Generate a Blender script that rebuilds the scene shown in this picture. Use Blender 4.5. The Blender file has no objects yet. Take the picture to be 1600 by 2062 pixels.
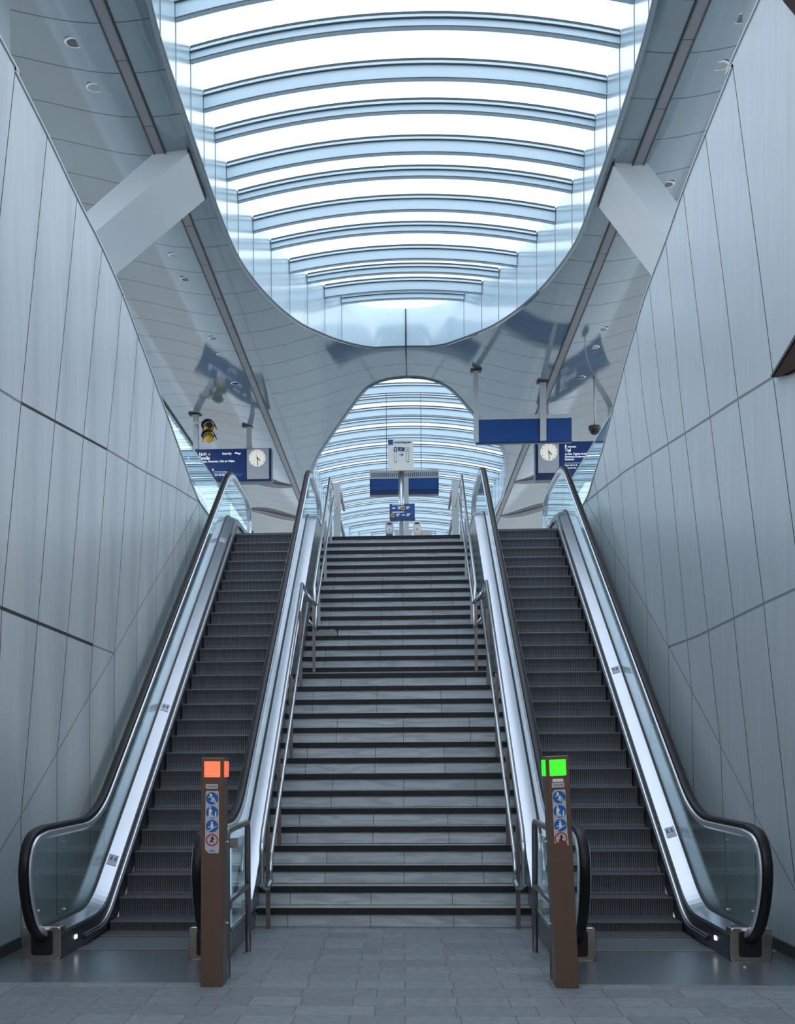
import bpy, bmesh, math, random
from mathutils import Vector, Matrix
random.seed(4)
scene = bpy.context.scene
COL = scene.collection

# ------------------------------------------------------------------ camera, world, sun, exposure
F, HZ, VX, YAW, ROLL = 2530.0, 1520.0, 812.0, 0.0557, 0.006
cam_d = bpy.data.cameras.new('camera')
cam = bpy.data.objects.new('camera', cam_d)
COL.objects.link(cam)
scene.camera = cam
cam_d.sensor_fit = 'VERTICAL'
cam_d.sensor_height = 36.0
cam_d.lens = 36.0 * F / 2062.0
PX = VX - F * math.tan(YAW)
cam_d.shift_x = (800.0 - PX) / 2062.0
cam_d.shift_y = -(1031.0 - HZ) / 2062.0
cam_d.clip_end = 400
cam.matrix_world = (Matrix.Translation((0, 0, 1.62)) @ Matrix.Rotation(YAW, 4, 'Z')
                    @ Matrix.Rotation(math.pi / 2, 4, 'X') @ Matrix.Rotation(-ROLL, 4, 'Z'))

world = bpy.data.worlds.new('world')
scene.world = world
world.use_nodes = True
wn = world.node_tree
wn.nodes.clear()
w_out = wn.nodes.new('ShaderNodeOutputWorld')
w_bg = wn.nodes.new('ShaderNodeBackground')
w_tc = wn.nodes.new('ShaderNodeTexCoord')
w_sep = wn.nodes.new('ShaderNodeSeparateXYZ')
w_ramp = wn.nodes.new('ShaderNodeValToRGB')
w_ramp.color_ramp.elements[0].position = 0.0
w_ramp.color_ramp.elements[0].color = (0.28, 0.30, 0.32, 1)
w_ramp.color_ramp.elements[1].position = 0.03
w_ramp.color_ramp.elements[1].color = (0.83, 0.93, 1.06, 1)
wn.links.new(w_tc.outputs['Generated'], w_sep.inputs[0])
wn.links.new(w_sep.outputs['Z'], w_ramp.inputs[0])
wn.links.new(w_ramp.outputs[0], w_bg.inputs[0])
wn.links.new(w_bg.outputs[0], w_out.inputs[0])
w_bg.inputs[1].default_value = 2.0

sun_d = bpy.data.lights.new('sun', 'SUN')
sun_d.energy = 0.9
sun_d.angle = math.radians(3)
sun_d.color = (1.0, 0.97, 0.92)
sun = bpy.data.objects.new('sun', sun_d)
COL.objects.link(sun)
sun.rotation_euler = Vector((-0.62, -0.10, -1.0)).to_track_quat('-Z', 'Y').to_euler()
sun.location = (8, 20, 20)
# unseen passage ceiling lamps, added behind the camera to brighten risers, floor and posts
for i, (lx, ly) in enumerate(((-1.6, 0.4), (1.5, 0.4), (0, -2.6))):
    ld = bpy.data.lights.new('unseen_passage_lamp', 'AREA')
    ld.shape = 'RECTANGLE'; ld.size = 0.4; ld.size_y = 1.6
    ld.energy = 38
    ld.color = (1.0, 0.86, 0.72)
    lo = bpy.data.objects.new('unseen_passage_lamp', ld)
    lo.location = (lx, ly, 3.87)
    COL.objects.link(lo)

scene.view_settings.view_transform = 'Standard'
scene.view_settings.look = 'None'
scene.view_settings.gamma = 1.0
scene.view_settings.use_curve_mapping = False
scene.view_settings.exposure = 0.0
scene.cycles.max_bounces = 10
scene.cycles.transparent_max_bounces = 24
scene.cycles.glossy_bounces = 5
scene.cycles.sample_clamp_indirect = 6.0
scene.cycles.caustics_reflective = False
scene.cycles.caustics_refractive = False

# ------------------------------------------------------------------ materials
def mat(name, col, rough=0.5, metal=0.0, spec=0.5, noise=0.0, nscale=(3, 3, 3), bump=0.0, emit=None, estr=0.0):
    m = bpy.data.materials.new(name)
    m.use_nodes = True
    nt = m.node_tree
    b = nt.nodes['Principled BSDF']
    b.inputs['Base Color'].default_value = (*col, 1)
    b.inputs['Roughness'].default_value = rough
    b.inputs['Metallic'].default_value = metal
    b.inputs['Specular IOR Level'].default_value = spec
    if emit:
        b.inputs['Emission Color'].default_value = (*emit, 1)
        b.inputs['Emission Strength'].default_value = estr
    if noise or bump:
        tc = nt.nodes.new('ShaderNodeTexCoord')
        mp = nt.nodes.new('ShaderNodeMapping')
        mp.inputs['Scale'].default_value = nscale
        nz = nt.nodes.new('ShaderNodeTexNoise')
        nz.inputs['Scale'].default_value = 1.0
        nz.inputs['Detail'].default_value = 6
        nz.inputs['Roughness'].default_value = 0.62
        nt.links.new(tc.outputs['Object'], mp.inputs[0])
        nt.links.new(mp.outputs[0], nz.inputs[0])
        if noise:
            r = nt.nodes.new('ShaderNodeValToRGB')
            lo = [max(0, c * (1 - noise)) for c in col]
            hi = [min(1, c * (1 + noise)) for c in col]
            r.color_ramp.elements[0].position = 0.3
            r.color_ramp.elements[1].position = 0.7
            r.color_ramp.elements[0].color = (*lo, 1)
            r.color_ramp.elements[1].color = (*hi, 1)
            nt.links.new(nz.outputs[0], r.inputs[0])
            nt.links.new(r.outputs[0], b.inputs['Base Color'])
        if bump:
            bp = nt.nodes.new('ShaderNodeBump')
            bp.inputs['Strength'].default_value = bump
            bp.inputs['Distance'].default_value = 0.02
            nt.links.new(nz.outputs[0], bp.inputs['Height'])
            nt.links.new(bp.outputs[0], b.inputs['Normal'])
    return m

M = {}
M['wall'] = mat('wall panel', (0.53, 0.585, 0.625), 0.34, 0, 0.5, 0.07, (3, 9, 0.8))
M['joint'] = mat('joint', (0.03, 0.035, 0.04), 0.8)
M['seam'] = mat('seam', (0.22, 0.25, 0.27), 0.7)
M['ceil'] = mat('ceiling panel', (0.215, 0.295, 0.335), 0.07, 0.2, 0.9, 0.03, (2.6, 0.8, 1.0), 0.13)
M['fascia'] = mat('fascia paint', (0.60, 0.74, 0.82), 0.17, 0.2, 0.7, 0.02, (1, 1, 1))
M['beam'] = mat('beam paint', (0.62, 0.77, 0.86), 0.35, 0, 0.5, 0.02, (2, 2, 2))
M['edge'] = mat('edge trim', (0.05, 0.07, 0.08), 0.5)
M['white'] = mat('white paint', (0.88, 0.94, 0.97), 0.16, 0.1, 0.5, 0.03, (1, 1, 1))
M['steel'] = mat('brushed steel', (0.62, 0.64, 0.67), 0.30, 1.0, 0.5, 0.06, (2, 2, 30))
M['deck'] = mat('deck steel', (0.60, 0.635, 0.70), 0.24, 1.0, 0.5, 0.03, (1.5, 1.5, 1.5), 0.03)
M['tube'] = mat('tube steel', (0.60, 0.61, 0.63), 0.22, 1.0)
M['railpost'] = mat('rail post steel', (0.22, 0.185, 0.17), 0.4, 0.6)
M['tubedark'] = mat('barrier steel', (0.27, 0.26, 0.26), 0.28, 0.9)
M['poststeel'] = mat('post steel', (0.21, 0.135, 0.10), 0.36, 0.7, 0.5, 0.08, (3, 3, 1))
M['clad'] = mat('side cladding', (0.20, 0.22, 0.24), 0.35, 0.6, 0.5, 0.1, (2, 2, 2))
M['skirt'] = mat('skirt', (0.045, 0.055, 0.07), 0.3, 0.5)
M['black'] = mat('black', (0.008, 0.008, 0.01), 0.35)
M['rubber'] = mat('handrail rubber', (0.006, 0.006, 0.008), 0.42, 0, 0.28)
M['guide'] = mat('handrail guide', (0.72, 0.75, 0.80), 0.25, 0.6)
M['basesteel'] = mat('newel steel', (0.42, 0.37, 0.33), 0.2, 0.95)
M['darkgrey'] = mat('dark grey', (0.05, 0.055, 0.06), 0.6)
M['strip'] = mat('light channel', (0.30, 0.30, 0.31), 0.5, 0, 0.4, 0.04)
M['blue'] = mat('sign blue', (0.0, 0.06, 0.26), 0.35, 0, 0.5)
M['navy'] = mat('display navy', (0.002, 0.02, 0.11), 0.25, 0, 0.5, emit=(0.0, 0.02, 0.10), estr=0.4)
M['navyframe'] = mat('frame navy', (0.008, 0.025, 0.10), 0.35)
M['textw'] = mat('display white', (0.8, 0.85, 0.9), 0.5, emit=(0.8, 0.88, 1.0), estr=0.55)
M['texty'] = mat('display yellow', (0.8, 0.55, 0.1), 0.5, emit=(1.0, 0.7, 0.1), estr=0.5)
M['textb'] = mat('sign ink', (0.01, 0.03, 0.16), 0.5)
M['signwhite'] = mat('sign white', (0.78, 0.78, 0.74), 0.4)
M['panelgrey'] = mat('clock panel', (0.50, 0.54, 0.60), 0.4)
M['dial'] = mat('clock dial', (0.85, 0.84, 0.74), 0.4, emit=(1.0, 0.98, 0.85), estr=0.35)
M['yellow'] = mat('yellow', (0.75, 0.42, 0.03), 0.4)
M['purple'] = mat('purple', (0.10, 0.07, 0.30), 0.4)
M['red'] = mat('sign red', (0.50, 0.02, 0.03), 0.5)
M['paper'] = mat('sticker white', (0.50, 0.48, 0.50), 0.5)
M['signblue'] = mat('pictogram blue', (0.01, 0.12, 0.38), 0.45)
M['palegrey'] = mat('pale grey', (0.55, 0.58, 0.60), 0.4)
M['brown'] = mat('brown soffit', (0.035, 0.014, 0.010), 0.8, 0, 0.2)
M['warmwall'] = mat('warm passage lining', (0.22, 0.15, 0.11), 0.6, 0, 0.3, 0.1)
M['nosing'] = mat('stair nosing', (0.012, 0.013, 0.016), 0.55, 0, 0.4, 0.3, (9, 9, 9))
M['tread'] = mat('tread stone', (0.34, 0.37, 0.37), 0.5, 0, 0.4, 0.12, (6, 6, 6))
M['sensor'] = mat('sensor lamp', (1, 1, 1), 0.4, emit=(1, 0.97, 0.9), estr=2.0)
M['lens_dark'] = mat('lamp lens dark', (0.04, 0.035, 0.045), 0.12, 0, 0.8)
M['lens_light'] = mat('lamp lens light', (0.42, 0.44, 0.40), 0.3)
M['concrete'] = mat('platform floor', (0.44, 0.46, 0.47), 0.6, 0, 0.4, 0.08, (2, 2, 2))

def nodes(m):
    nt = m.node_tree
    return nt, nt.nodes['Principled BSDF']

def glass_mat(name, tint, f0=0.045, k=0.9, rough=0.02):
    """thin sheet glass: clear, tinted, reflecting more at grazing angles"""
    m = bpy.data.materials.new(name)
    m.use_nodes = True
    nt = m.node_tree
    nt.nodes.clear()
    o = nt.nodes.new('ShaderNodeOutputMaterial')
    mx = nt.nodes.new('ShaderNodeMixShader')
    tr = nt.nodes.new('ShaderNodeBsdfTransparent')
    gl = nt.nodes.new('ShaderNodeBsdfGlossy')
    lw = nt.nodes.new('ShaderNodeLayerWeight')
    lw.inputs['Blend'].default_value = 0.5
    pw = nt.nodes.new('ShaderNodeMath'); pw.operation = 'POWER'; pw.inputs[1].default_value = 5.0
    ma = nt.nodes.new('ShaderNodeMath'); ma.operation = 'MULTIPLY_ADD'; ma.inputs[1].default_value = k; ma.inputs[2].default_value = f0
    tr.inputs[0].default_value = (*tint, 1)
    gl.inputs['Roughness'].default_value = rough
    gl.inputs['Color'].default_value = (0.92, 0.98, 1, 1)
    nt.links.new(lw.outputs['Facing'], pw.inputs[0])
    nt.links.new(pw.outputs[0], ma.inputs[0])
    nt.links.new(ma.outputs[0], mx.inputs[0])
    nt.links.new(tr.outputs[0], mx.inputs[1])
    nt.links.new(gl.outputs[0], mx.inputs[2])
    nt.links.new(mx.outputs[0], o.inputs[0])
    return m
M['glass'] = glass_mat('balustrade glass', (0.85, 0.92, 0.91))
M['skyglass'] = glass_mat('skylight glass', (0.97, 0.985, 0.99), 0.02, 0.12)

def stripes(name, c0, c1, period, axis='X', rough=0.45, metal=0.3, duty=0.5):
    m = mat(name, c0, rough, metal)
    nt, b = nodes(m)
    tc = nt.nodes.new('ShaderNodeTexCoord')
    sp = nt.nodes.new('ShaderNodeSeparateXYZ')
    mu = nt.nodes.new('ShaderNodeMath'); mu.operation = 'MULTIPLY'; mu.inputs[1].default_value = 1.0 / period
    fr = nt.nodes.new('ShaderNodeMath'); fr.operation = 'FRACT'
    rp = nt.nodes.new('ShaderNodeValToRGB')
    e = rp.color_ramp.elements
    e[0].position = duty - 0.12; e[0].color = (*c0, 1)
    e[1].position = duty + 0.12; e[1].color = (*c1, 1)
    e2 = rp.color_ramp.elements.new(0.97); e2.color = (*c1, 1)
    e3 = rp.color_ramp.elements.new(1.0); e3.color = (*c0, 1)
    nt.links.new(tc.outputs['Object'], sp.inputs[0])
    nt.links.new(sp.outputs[axis], mu.inputs[0])
    nt.links.new(mu.outputs[0], fr.inputs[0])
    nt.links.new(fr.outputs[0], rp.inputs[0])
    nt.links.new(rp.outputs[0], b.inputs['Base Color'])
    bp = nt.nodes.new('ShaderNodeBump'); bp.inputs['Strength'].default_value = 0.5; bp.inputs['Distance'].default_value = 0.004
    nt.links.new(rp.outputs[0], bp.inputs['Height'])
    nt.links.new(bp.outputs[0], b.inputs['Normal'])
    return m
M['step'] = stripes('step cleats', (0.045, 0.049, 0.057), (0.14, 0.152, 0.168), 0.0216)
M['stepedge'] = mat('step edge', (0.22, 0.24, 0.26), 0.4, 0.5)  # pale tone stands for the step-front highlight; comb edge shares it
M['comb'] = stripes('comb plate', (0.10, 0.115, 0.125), (0.19, 0.21, 0.225), 0.012)
M['landing'] = stripes('landing plate', (0.24, 0.27, 0.30), (0.36, 0.40, 0.44), 0.035, 'Y', 0.26, 0.7)
M['perf'] = mat('perforated trim', (0.30, 0.30, 0.30), 0.5)

def brick_mat(name, c1, c2, mortar, w, h, msize, vec_axes, rough=0.55, vein=None, squash=1.0, offset=0.5):
    m = mat(name, c1, rough)
    nt, b = nodes(m)
    tc = nt.nodes.new('ShaderNodeTexCoord')
    sp = nt.nodes.new('ShaderNodeSeparateXYZ')
    cb = nt.nodes.new('ShaderNodeCombineXYZ')
    br = nt.nodes.new('ShaderNodeTexBrick')
    br.inputs['Scale'].default_value = 1.0
    br.inputs['Brick Width'].default_value = w
    br.inputs['Row Height'].default_value = h
    br.inputs['Mortar Size'].default_value = msize
    br.inputs['Mortar Smooth'].default_value = 0.2
    br.inputs['Color1'].default_value = (*c1, 1)
    br.inputs['Color2'].default_value = (*c2, 1)
    br.inputs['Mortar'].default_value = (*mortar, 1)
    br.offset = offset
    br.squash = squash
    br.squash_frequency = 2
    nt.links.new(tc.outputs['Object'], sp.inputs[0])
    nt.links.new(sp.outputs[vec_axes[0]], cb.inputs[0])
    nt.links.new(sp.outputs[vec_axes[1]], cb.inputs[1])
    nt.links.new(cb.outputs[0], br.inputs[0])
    nz = nt.nodes.new('ShaderNodeTexNoise')
    nz.inputs['Scale'].default_value = 14 if vein is None else 2.2
    nz.inputs['Detail'].default_value = 8
    nz.inputs['Distortion'].default_value = 0 if vein is None else 1.6
    mp = nt.nodes.new('ShaderNodeMapping')
    mp.inputs['Scale'].default_value = (1, 1, 1) if vein is None else (0.7, 1, 6.5)
    mp.inputs['Rotation'].default_value = (0, 0.45 if vein else 0, 0)
    nt.links.new(tc.outputs['Object'], mp.inputs[0])
    nt.links.new(mp.outputs[0], nz.inputs[0])
    rp = nt.nodes.new('ShaderNodeValToRGB')
    rp.color_ramp.elements[0].position = 0.35 if vein is None else 0.40
    rp.color_ramp.elements[1].position = 0.65 if vein is None else 0.56
    k = 0.86 if vein is None else 0.80
    rp.color_ramp.elements[0].color = (k, k, k, 1)
    rp.color_ramp.elements[1].color = (1.08, 1.08, 1.08, 1)
    nt.links.new(nz.outputs[0], rp.inputs[0])
    mx = nt.nodes.new('ShaderNodeMix'); mx.data_type = 'RGBA'; mx.blend_type = 'MULTIPLY'; mx.inputs[0].default_value = 1.0
    nt.links.new(br.outputs[0], mx.inputs[6])
    nt.links.new(rp.outputs[0], mx.inputs[7])
    nt.links.new(mx.outputs[2], b.inputs['Base Color'])
    return m
M['paver'] = brick_mat('stone pavers', (0.175, 0.195, 0.215), (0.235, 0.26, 0.28), (0.09, 0.10, 0.11), 0.34, 0.30, 0.004, 'XY', 0.5, None, 1.5, 0.37)
M['marble'] = brick_mat('marble riser', (0.48, 0.525, 0.555), (0.57, 0.615, 0.65), (0.12, 0.12, 0.12), 0.78, 0.352, 0.0035, 'XZ', 0.4, True, 1.0, 0.41)

# ------------------------------------------------------------------ mesh helpers
class MB:
    def __init__(s):
        s.v = []; s.f = []; s.m = []; s.mats = []; s.sm = []
    def mi(s, m):
        if m not in s.mats: s.mats.append(m)
        return s.mats.index(m)
    def add(s, verts, faces, m, smooth=False):
        o = len(s.v); k = s.mi(m)
        s.v += [tuple(v) for v in verts]
        for f in faces:
            s.f.append([i + o for i in f]); s.m.append(k); s.sm.append(smooth)
        return s
    def box(s, x0, x1, y0, y1, z0, z1, m):
        v = [(x0, y0, z0), (x1, y0, z0), (x1, y1, z0), (x0, y1, z0), (x0, y0, z1), (x1, y0, z1), (x1, y1, z1), (x0, y1, z1)]
        return s.add(v, [(0, 3, 2, 1), (4, 5, 6, 7), (0, 1, 5, 4), (1, 2, 6, 5), (2, 3, 7, 6), (3, 0, 4, 7)], m)
    def bbox(s, x0, x1, y0, y1, z0, z1, m, r=0.01, axis='Y'):
        # box with rounded edges running along the axis
        a = {'Y': (x0, x1, z0, z1), 'X': (y0, y1, z0, z1), 'Z': (x0, x1, y0, y1)}[axis]
        pts = []
        for cx, cy, st in ((a[1] - r, a[2] + r, -90), (a[1] - r, a[3] - r, 0), (a[0] + r, a[3] - r, 90), (a[0] + r, a[2] + r, 180)):
            for i in range(5):
                t = math.radians(st + i * 22.5)
                pts.append((cx + r * math.cos(t), cy + r * math.sin(t)))
        if axis == 'Y': return s.prism([(p[0], p[1]) for p in pts], 'Y', y0, y1, m)
        if axis == 'X': return s.prism(pts, 'X', x0, x1, m)
        return s.prism(pts, 'Z', z0, z1, m)
    def prism(s, pts, axis, a, b, m, smooth=False):
        n = len(pts)
        def P(p, t):
            if axis == 'X': return (t, p[0], p[1])
            if axis == 'Y': return (p[0], t, p[1])
            return (p[0], p[1], t)
        v = [P(p, a) for p in pts] + [P(p, b) for p in pts]
        f = [tuple(range(n - 1, -1, -1)), tuple(range(n, 2 * n))]
        f += [(i, (i + 1) % n, (i + 1) % n + n, i + n) for i in range(n)]
        return s.add(v, f, m, smooth)
    def tube(s, pts, r, m, seg=10, caps=True):
        pts = [Vector(p) for p in pts]
        rings = []
        prev = None
        for i, p in enumerate(pts):
            if i == 0: t = pts[1] - p
            elif i == len(pts) - 1: t = p - pts[i - 1]
            else: t = (pts[i + 1] - p).normalized() + (p - pts[i - 1]).normalized()
            t.normalize()
            if prev is None:
                up = Vector((0, 0, 1)) if abs(t.z) < 0.9 else Vector((1, 0, 0))
                u = t.cross(up).normalized()
            else:
                u = (prev - t * prev.dot(t)).normalized()
            prev = u
            w = t.cross(u)
            rings.append([p + (u * math.cos(a) + w * math.sin(a)) * r for a in [2 * math.pi * k / seg for k in range(seg)]])
        v = [q for rg in rings for q in rg]
        f = []
        for i in range(len(pts) - 1):
            for k in range(seg):
                a = i * seg + k; b = i * seg + (k + 1) % seg
                f.append((a, b, b + seg, a + seg))
        if caps:
            f.append(tuple(range(seg - 1, -1, -1)))
            f.append(tuple(range((len(pts) - 1) * seg, len(pts) * seg)))
        return s.add(v, f, m, True)
    def sweep(s, path, sec, x0, m, caps=True, smooth=True):
        # path: (y,z) list; sec: closed (dx, dn) list
        n = len(sec); v = []
        for i, (y, z) in enumerate(path):
            a = path[max(0, i - 1)]; b = path[min(len(path) - 1, i + 1)]
            ty, tz = b[0] - a[0], b[1] - a[1]
            L = math.hypot(ty, tz) or 1
            ny, nz = -tz / L, ty / L
            for dx, dn in sec:
                v.append((x0 + dx, y + ny * dn, z + nz * dn))
        f = []
        for i in range(len(path) - 1):
            for k in range(n):
                a = i * n + k; b = i * n + (k + 1) % n
                f.append((a, b, b + n, a + n))
        if caps:
            f.append(tuple(range(n - 1, -1, -1)))
            f.append(tuple(range((len(path) - 1) * n, len(path) * n)))
        return s.add(v, f, m, smooth)
    def band(s, lo, hi, x0, x1, m):
        # solid between two (y,z) paths of equal length, from x0 to x1
        n = len(lo); v = []
        for a, b in zip(lo, hi):
            v += [(x0, *a), (x1, *a), (x1, *b), (x0, *b)]
        f = [(0, 1, 2, 3), (4 * n - 4, 4 * n - 1, 4 * n - 2, 4 * n - 3)]
        for i in range(n - 1):
            for k in range(4):
                a = 4 * i + k; b = 4 * i + (k + 1) % 4
                f.append((a, a + 4, b + 4, b))
        return s.add(v, f, m)
    def disc(s, c, r, axis, t, m, seg=24, ry=None):
        ry = ry or r
        pts = [(c[0] + r * math.cos(2 * math.pi * i / seg), c[1] + ry * math.sin(2 * math.pi * i / seg)) for i in range(seg)]
        return s.prism(pts, axis, t[0], t[1], m)
    def build(s, name, parent=None, bevel=0.0, loc=None):
        me = bpy.data.meshes.new(name)
        me.from_pydata(s.v, [], s.f)
        for m in s.mats: me.materials.append(M[m])
        for p, k, sm in zip(me.polygons, s.m, s.sm):
            p.material_index = k; p.use_smooth = sm
        bm = bmesh.new(); bm.from_mesh(me)
        bmesh.ops.recalc_face_normals(bm, faces=bm.faces)
        bm.to_mesh(me); bm.free()
        o = bpy.data.objects.new(name, me)
        COL.objects.link(o)
        if parent is not None: o.parent = parent
        if loc: o.location = loc
        if bevel:
            bv = o.modifiers.new('bevel', 'BEVEL'); bv.width = bevel; bv.segments = 2; bv.limit_method = 'ANGLE'
        return o

def tag(o, label=None, cat=None, group=None, kind=None):
    if label: o['label'] = label
    if cat: o['category'] = cat
    if group: o['group'] = group
    if kind: o['kind'] = kind
    return o

def thing(name, label, cat, loc=(0, 0, 0), group=None):
    o = bpy.data.objects.new(name, None)
    o.empty_display_size = 0.2
    o.location = loc
    COL.objects.link(o)
    return tag(o, label, cat, group)

def keep(o, root):
    """parent o (built in world coordinates) to root without moving it"""
    o.parent = root
    o.location = Vector(o.location) - Vector(root.location)
    return o

def struct(name, mb, label=None):
    o = mb.build(name)
    o['kind'] = 'structure'
    if label: o['label'] = label
    o['category'] = name.split('_')[0]
    return o

def text(name, body, size, loc, m, root, bold=0.0, align='LEFT', depth=0.002, rotz=0.0, shear=0.0, sx=1.0):
    cu = bpy.data.curves.new(name, 'FONT')
    cu.body = body; cu.size = size; cu.extrude = depth; cu.offset = bold
    cu.align_x = align; cu.shear = shear; cu.resolution_u = 3
    t = bpy.data.objects.new(name, cu)
    COL.objects.link(t)
    bpy.context.view_layer.update()
    me = bpy.data.meshes.new_from_object(t.evaluated_get(bpy.context.evaluated_depsgraph_get()))
    bpy.data.objects.remove(t)
    o = bpy.data.objects.new(name, me)
    me.materials.clear(); me.materials.append(M[m])
    COL.objects.link(o)
    o.rotation_euler = (math.pi / 2, 0, rotz)
    o.location = loc
    o.scale = (sx, 1, 1)
    keep(o, root)
    return o

def lerp_tab(tab, t):
    if t <= tab[0][0]: return tab[0][1]
    for (a, va), (b, vb) in zip(tab, tab[1:]):
        if t <= b: return va + (vb - va) * (t - a) / (b - a)
    return tab[-1][1]

def smooth_pts(p, n=6):
    """Catmull-Rom through the points"""
    out = []
    for i in range(len(p) - 1):
        p0 = p[max(0, i - 1)]; p1 = p[i]; p2 = p[i + 1]; p3 = p[min(len(p) - 1, i + 2)]
        for k in range(n):
            t = k / n
            out.append(tuple(0.5 * ((2 * b) + (-a + c) * t + (2 * a - 5 * b + 4 * c - d) * t * t + (-a + 3 * b - 3 * c + d) * t ** 3)
                             for a, b, c, d in zip(p0, p1, p2, p3)))
    out.append(tuple(p[-1]))
    return out

AX = -0.11     # the long axis of stairs and escalators
TOP = 5.456    # platform level

# ------------------------------------------------------------------ setting: floors
struct('floor', MB().box(-3.35, 3.2, -8, 12.2, -0.2, 0.0, 'paver'), 'grey stone paver floor at the foot of the stairs')
up = MB()
up.box(-1.52, 1.30, 22.4, 62, TOP - 0.3, TOP, 'concrete')
up.box(-3.4, -1.52, 24.2, 62, TOP - 0.3, TOP, 'concrete')
up.box(1.30, 3.2, 24.2, 62, TOP - 0.3, TOP, 'concrete')
up.box(-9, -3.45, 7, 62, TOP - 0.3, TOP, 'concrete')
up.box(3.3, 9, 7, 62, TOP - 0.3, TOP, 'concrete')
struct('floor_platform', up, 'platform floor at the top of the stairs')

# side walls: panels with slanted joints, a curved sloping top edge
LTOP = [(10.09, 7.47), (10.48, 7.42), (11.44, 7.35), (12.5, 7.24), (13.55, 7.16), (14.51, 7.02), (15.38, 6.82), (16.2, 6.62), (17.35, 6.33), (18.3, 6.09), (19.2, 5.86), (20.0, 5.70), (21.0, 5.66)]
RTOP = [(11.36, 7.98), (11.7, 7.90), (12.75, 7.79), (13.76, 7.67), (14.66, 7.50), (15.75, 7.35), (16.53, 7.15), (17.46, 6.88), (18.33, 6.58), (19.16, 6.28), (20.1, 6.04), (20.86, 5.84), (21.6, 5.80)]
LJ = [[(10.48, 7.42), (10.06, 6.04), (9.66, 4.6), (9.04, 2.84), (8.8, 0.0)],
      [(11.44, 7.35), (10.76, 5.18), (10.6, 4.66), (10.04, 2.82), (9.75, 0.75)],
      [(12.5, 7.24), (11.92, 5.55), (11.64, 4.76), (11.04, 2.8), (10.85, 2.16), (10.52, 1.1), (10.5, 0.05)],
      [(13.55, 7.15), (13.08, 5.93), (12.7, 4.88), (12.04, 2.79), (11.84, 2.2), (11.65, 1.65), (11.6, 0.05)],
      [(14.51, 7.02), (14.27, 6.31), (13.74, 5.01), (13.04, 2.79), (12.88, 2.25), (12.85, 0.4)],
      [(15.38, 6.8), (14.78, 5.11), (14.02, 2.78), (13.96, 0.9)],
      [(16.4, 6.55), (15.86, 5.24), (15.24, 3.36), (15.11, 1.6)],
      [(17.3, 6.32), (16.94, 5.36), (16.45, 3.96), (16.4, 2.2)],
      [(18.26, 6.1), (18.04, 5.49), (17.69, 4.53), (17.6, 3.0)],
      [(19.15, 5.86), (18.96, 5.6), (18.81, 5.11), (18.8, 3.8)],
      [(20.04, 5.69), (20.0, 4.5)]]
LS1 = [(7.0, 4.3), (10.03, 4.6), (10.59, 4.65), (13.72, 5.01), (15.82, 5.23), (18.04, 5.49), (20.04, 5.69)]
LS2 = [(7.0, 2.86), (10.0, 2.83), (13.04, 2.79), (14.0, 2.78)]
LD = [(20.04, 5.69), (17.69, 4.53), (16.38, 3.92), (14.0, 2.78), (12.88, 2.25), (10.52, 1.12), (9.96, 0.86), (8.3, 0.05)]
RJ = [[(11.7, 7.9), (10.78, 5.45), (10.51, 4.71), (9.96, 3.24), (9.8, 2.88), (9.3, 0.6)],
      [(12.75, 7.79), (12.0, 5.89), (11.6, 4.83), (10.82, 2.88), (10.7, 2.51), (10.01, 0.59)],
      [(13.75, 7.68), (13.21, 6.33), (12.63, 4.95), (11.78, 2.87), (11.7, 2.6), (11.12, 1.04), (11.1, 0.05)],
      [(14.66, 7.5), (13.94, 5.51), (13.27, 4.05), (12.77, 2.85), (12.3, 1.69), (12.09, 0.2)],
      [(15.63, 7.35), (14.99, 5.81), (14.6, 5.17), (13.7, 2.84), (13.5, 2.3), (13.4, 0.7)],
      [(16.5, 7.16), (16.09, 6.12), (15.6, 5.28), (14.66, 2.85), (14.55, 1.4)],
      [(17.42, 6.9), (16.7, 5.40), (15.9, 3.42), (15.8, 2.1)],
      [(18.35, 6.58), (17.8, 5.52), (17.1, 3.98), (17.05, 2.6)],
      [(19.3, 6.24), (18.86, 5.61), (18.25, 4.52), (18.2, 3.3)],
      [(20.2, 6.0), (19.9, 5.73), (19.45, 5.06), (19.4, 4.1)],
      [(21.03, 5.82), (20.95, 4.9)]]
RS1 = [(10.48, 4.7), (11.6, 4.83), (13.25, 5.01), (17.32, 5.47), (18.86, 5.61), (21.03, 5.79)]
RS2 = [(7.5, 2.92), (9.97, 2.89), (10.82, 2.88), (13.3, 2.83), (14.66, 2.84)]
RD = [(21.03, 5.79), (14.66, 2.85), (12.3, 1.69), (11.11, 1.08), (10.01, 0.54), (9.0, 0.05)]

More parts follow.
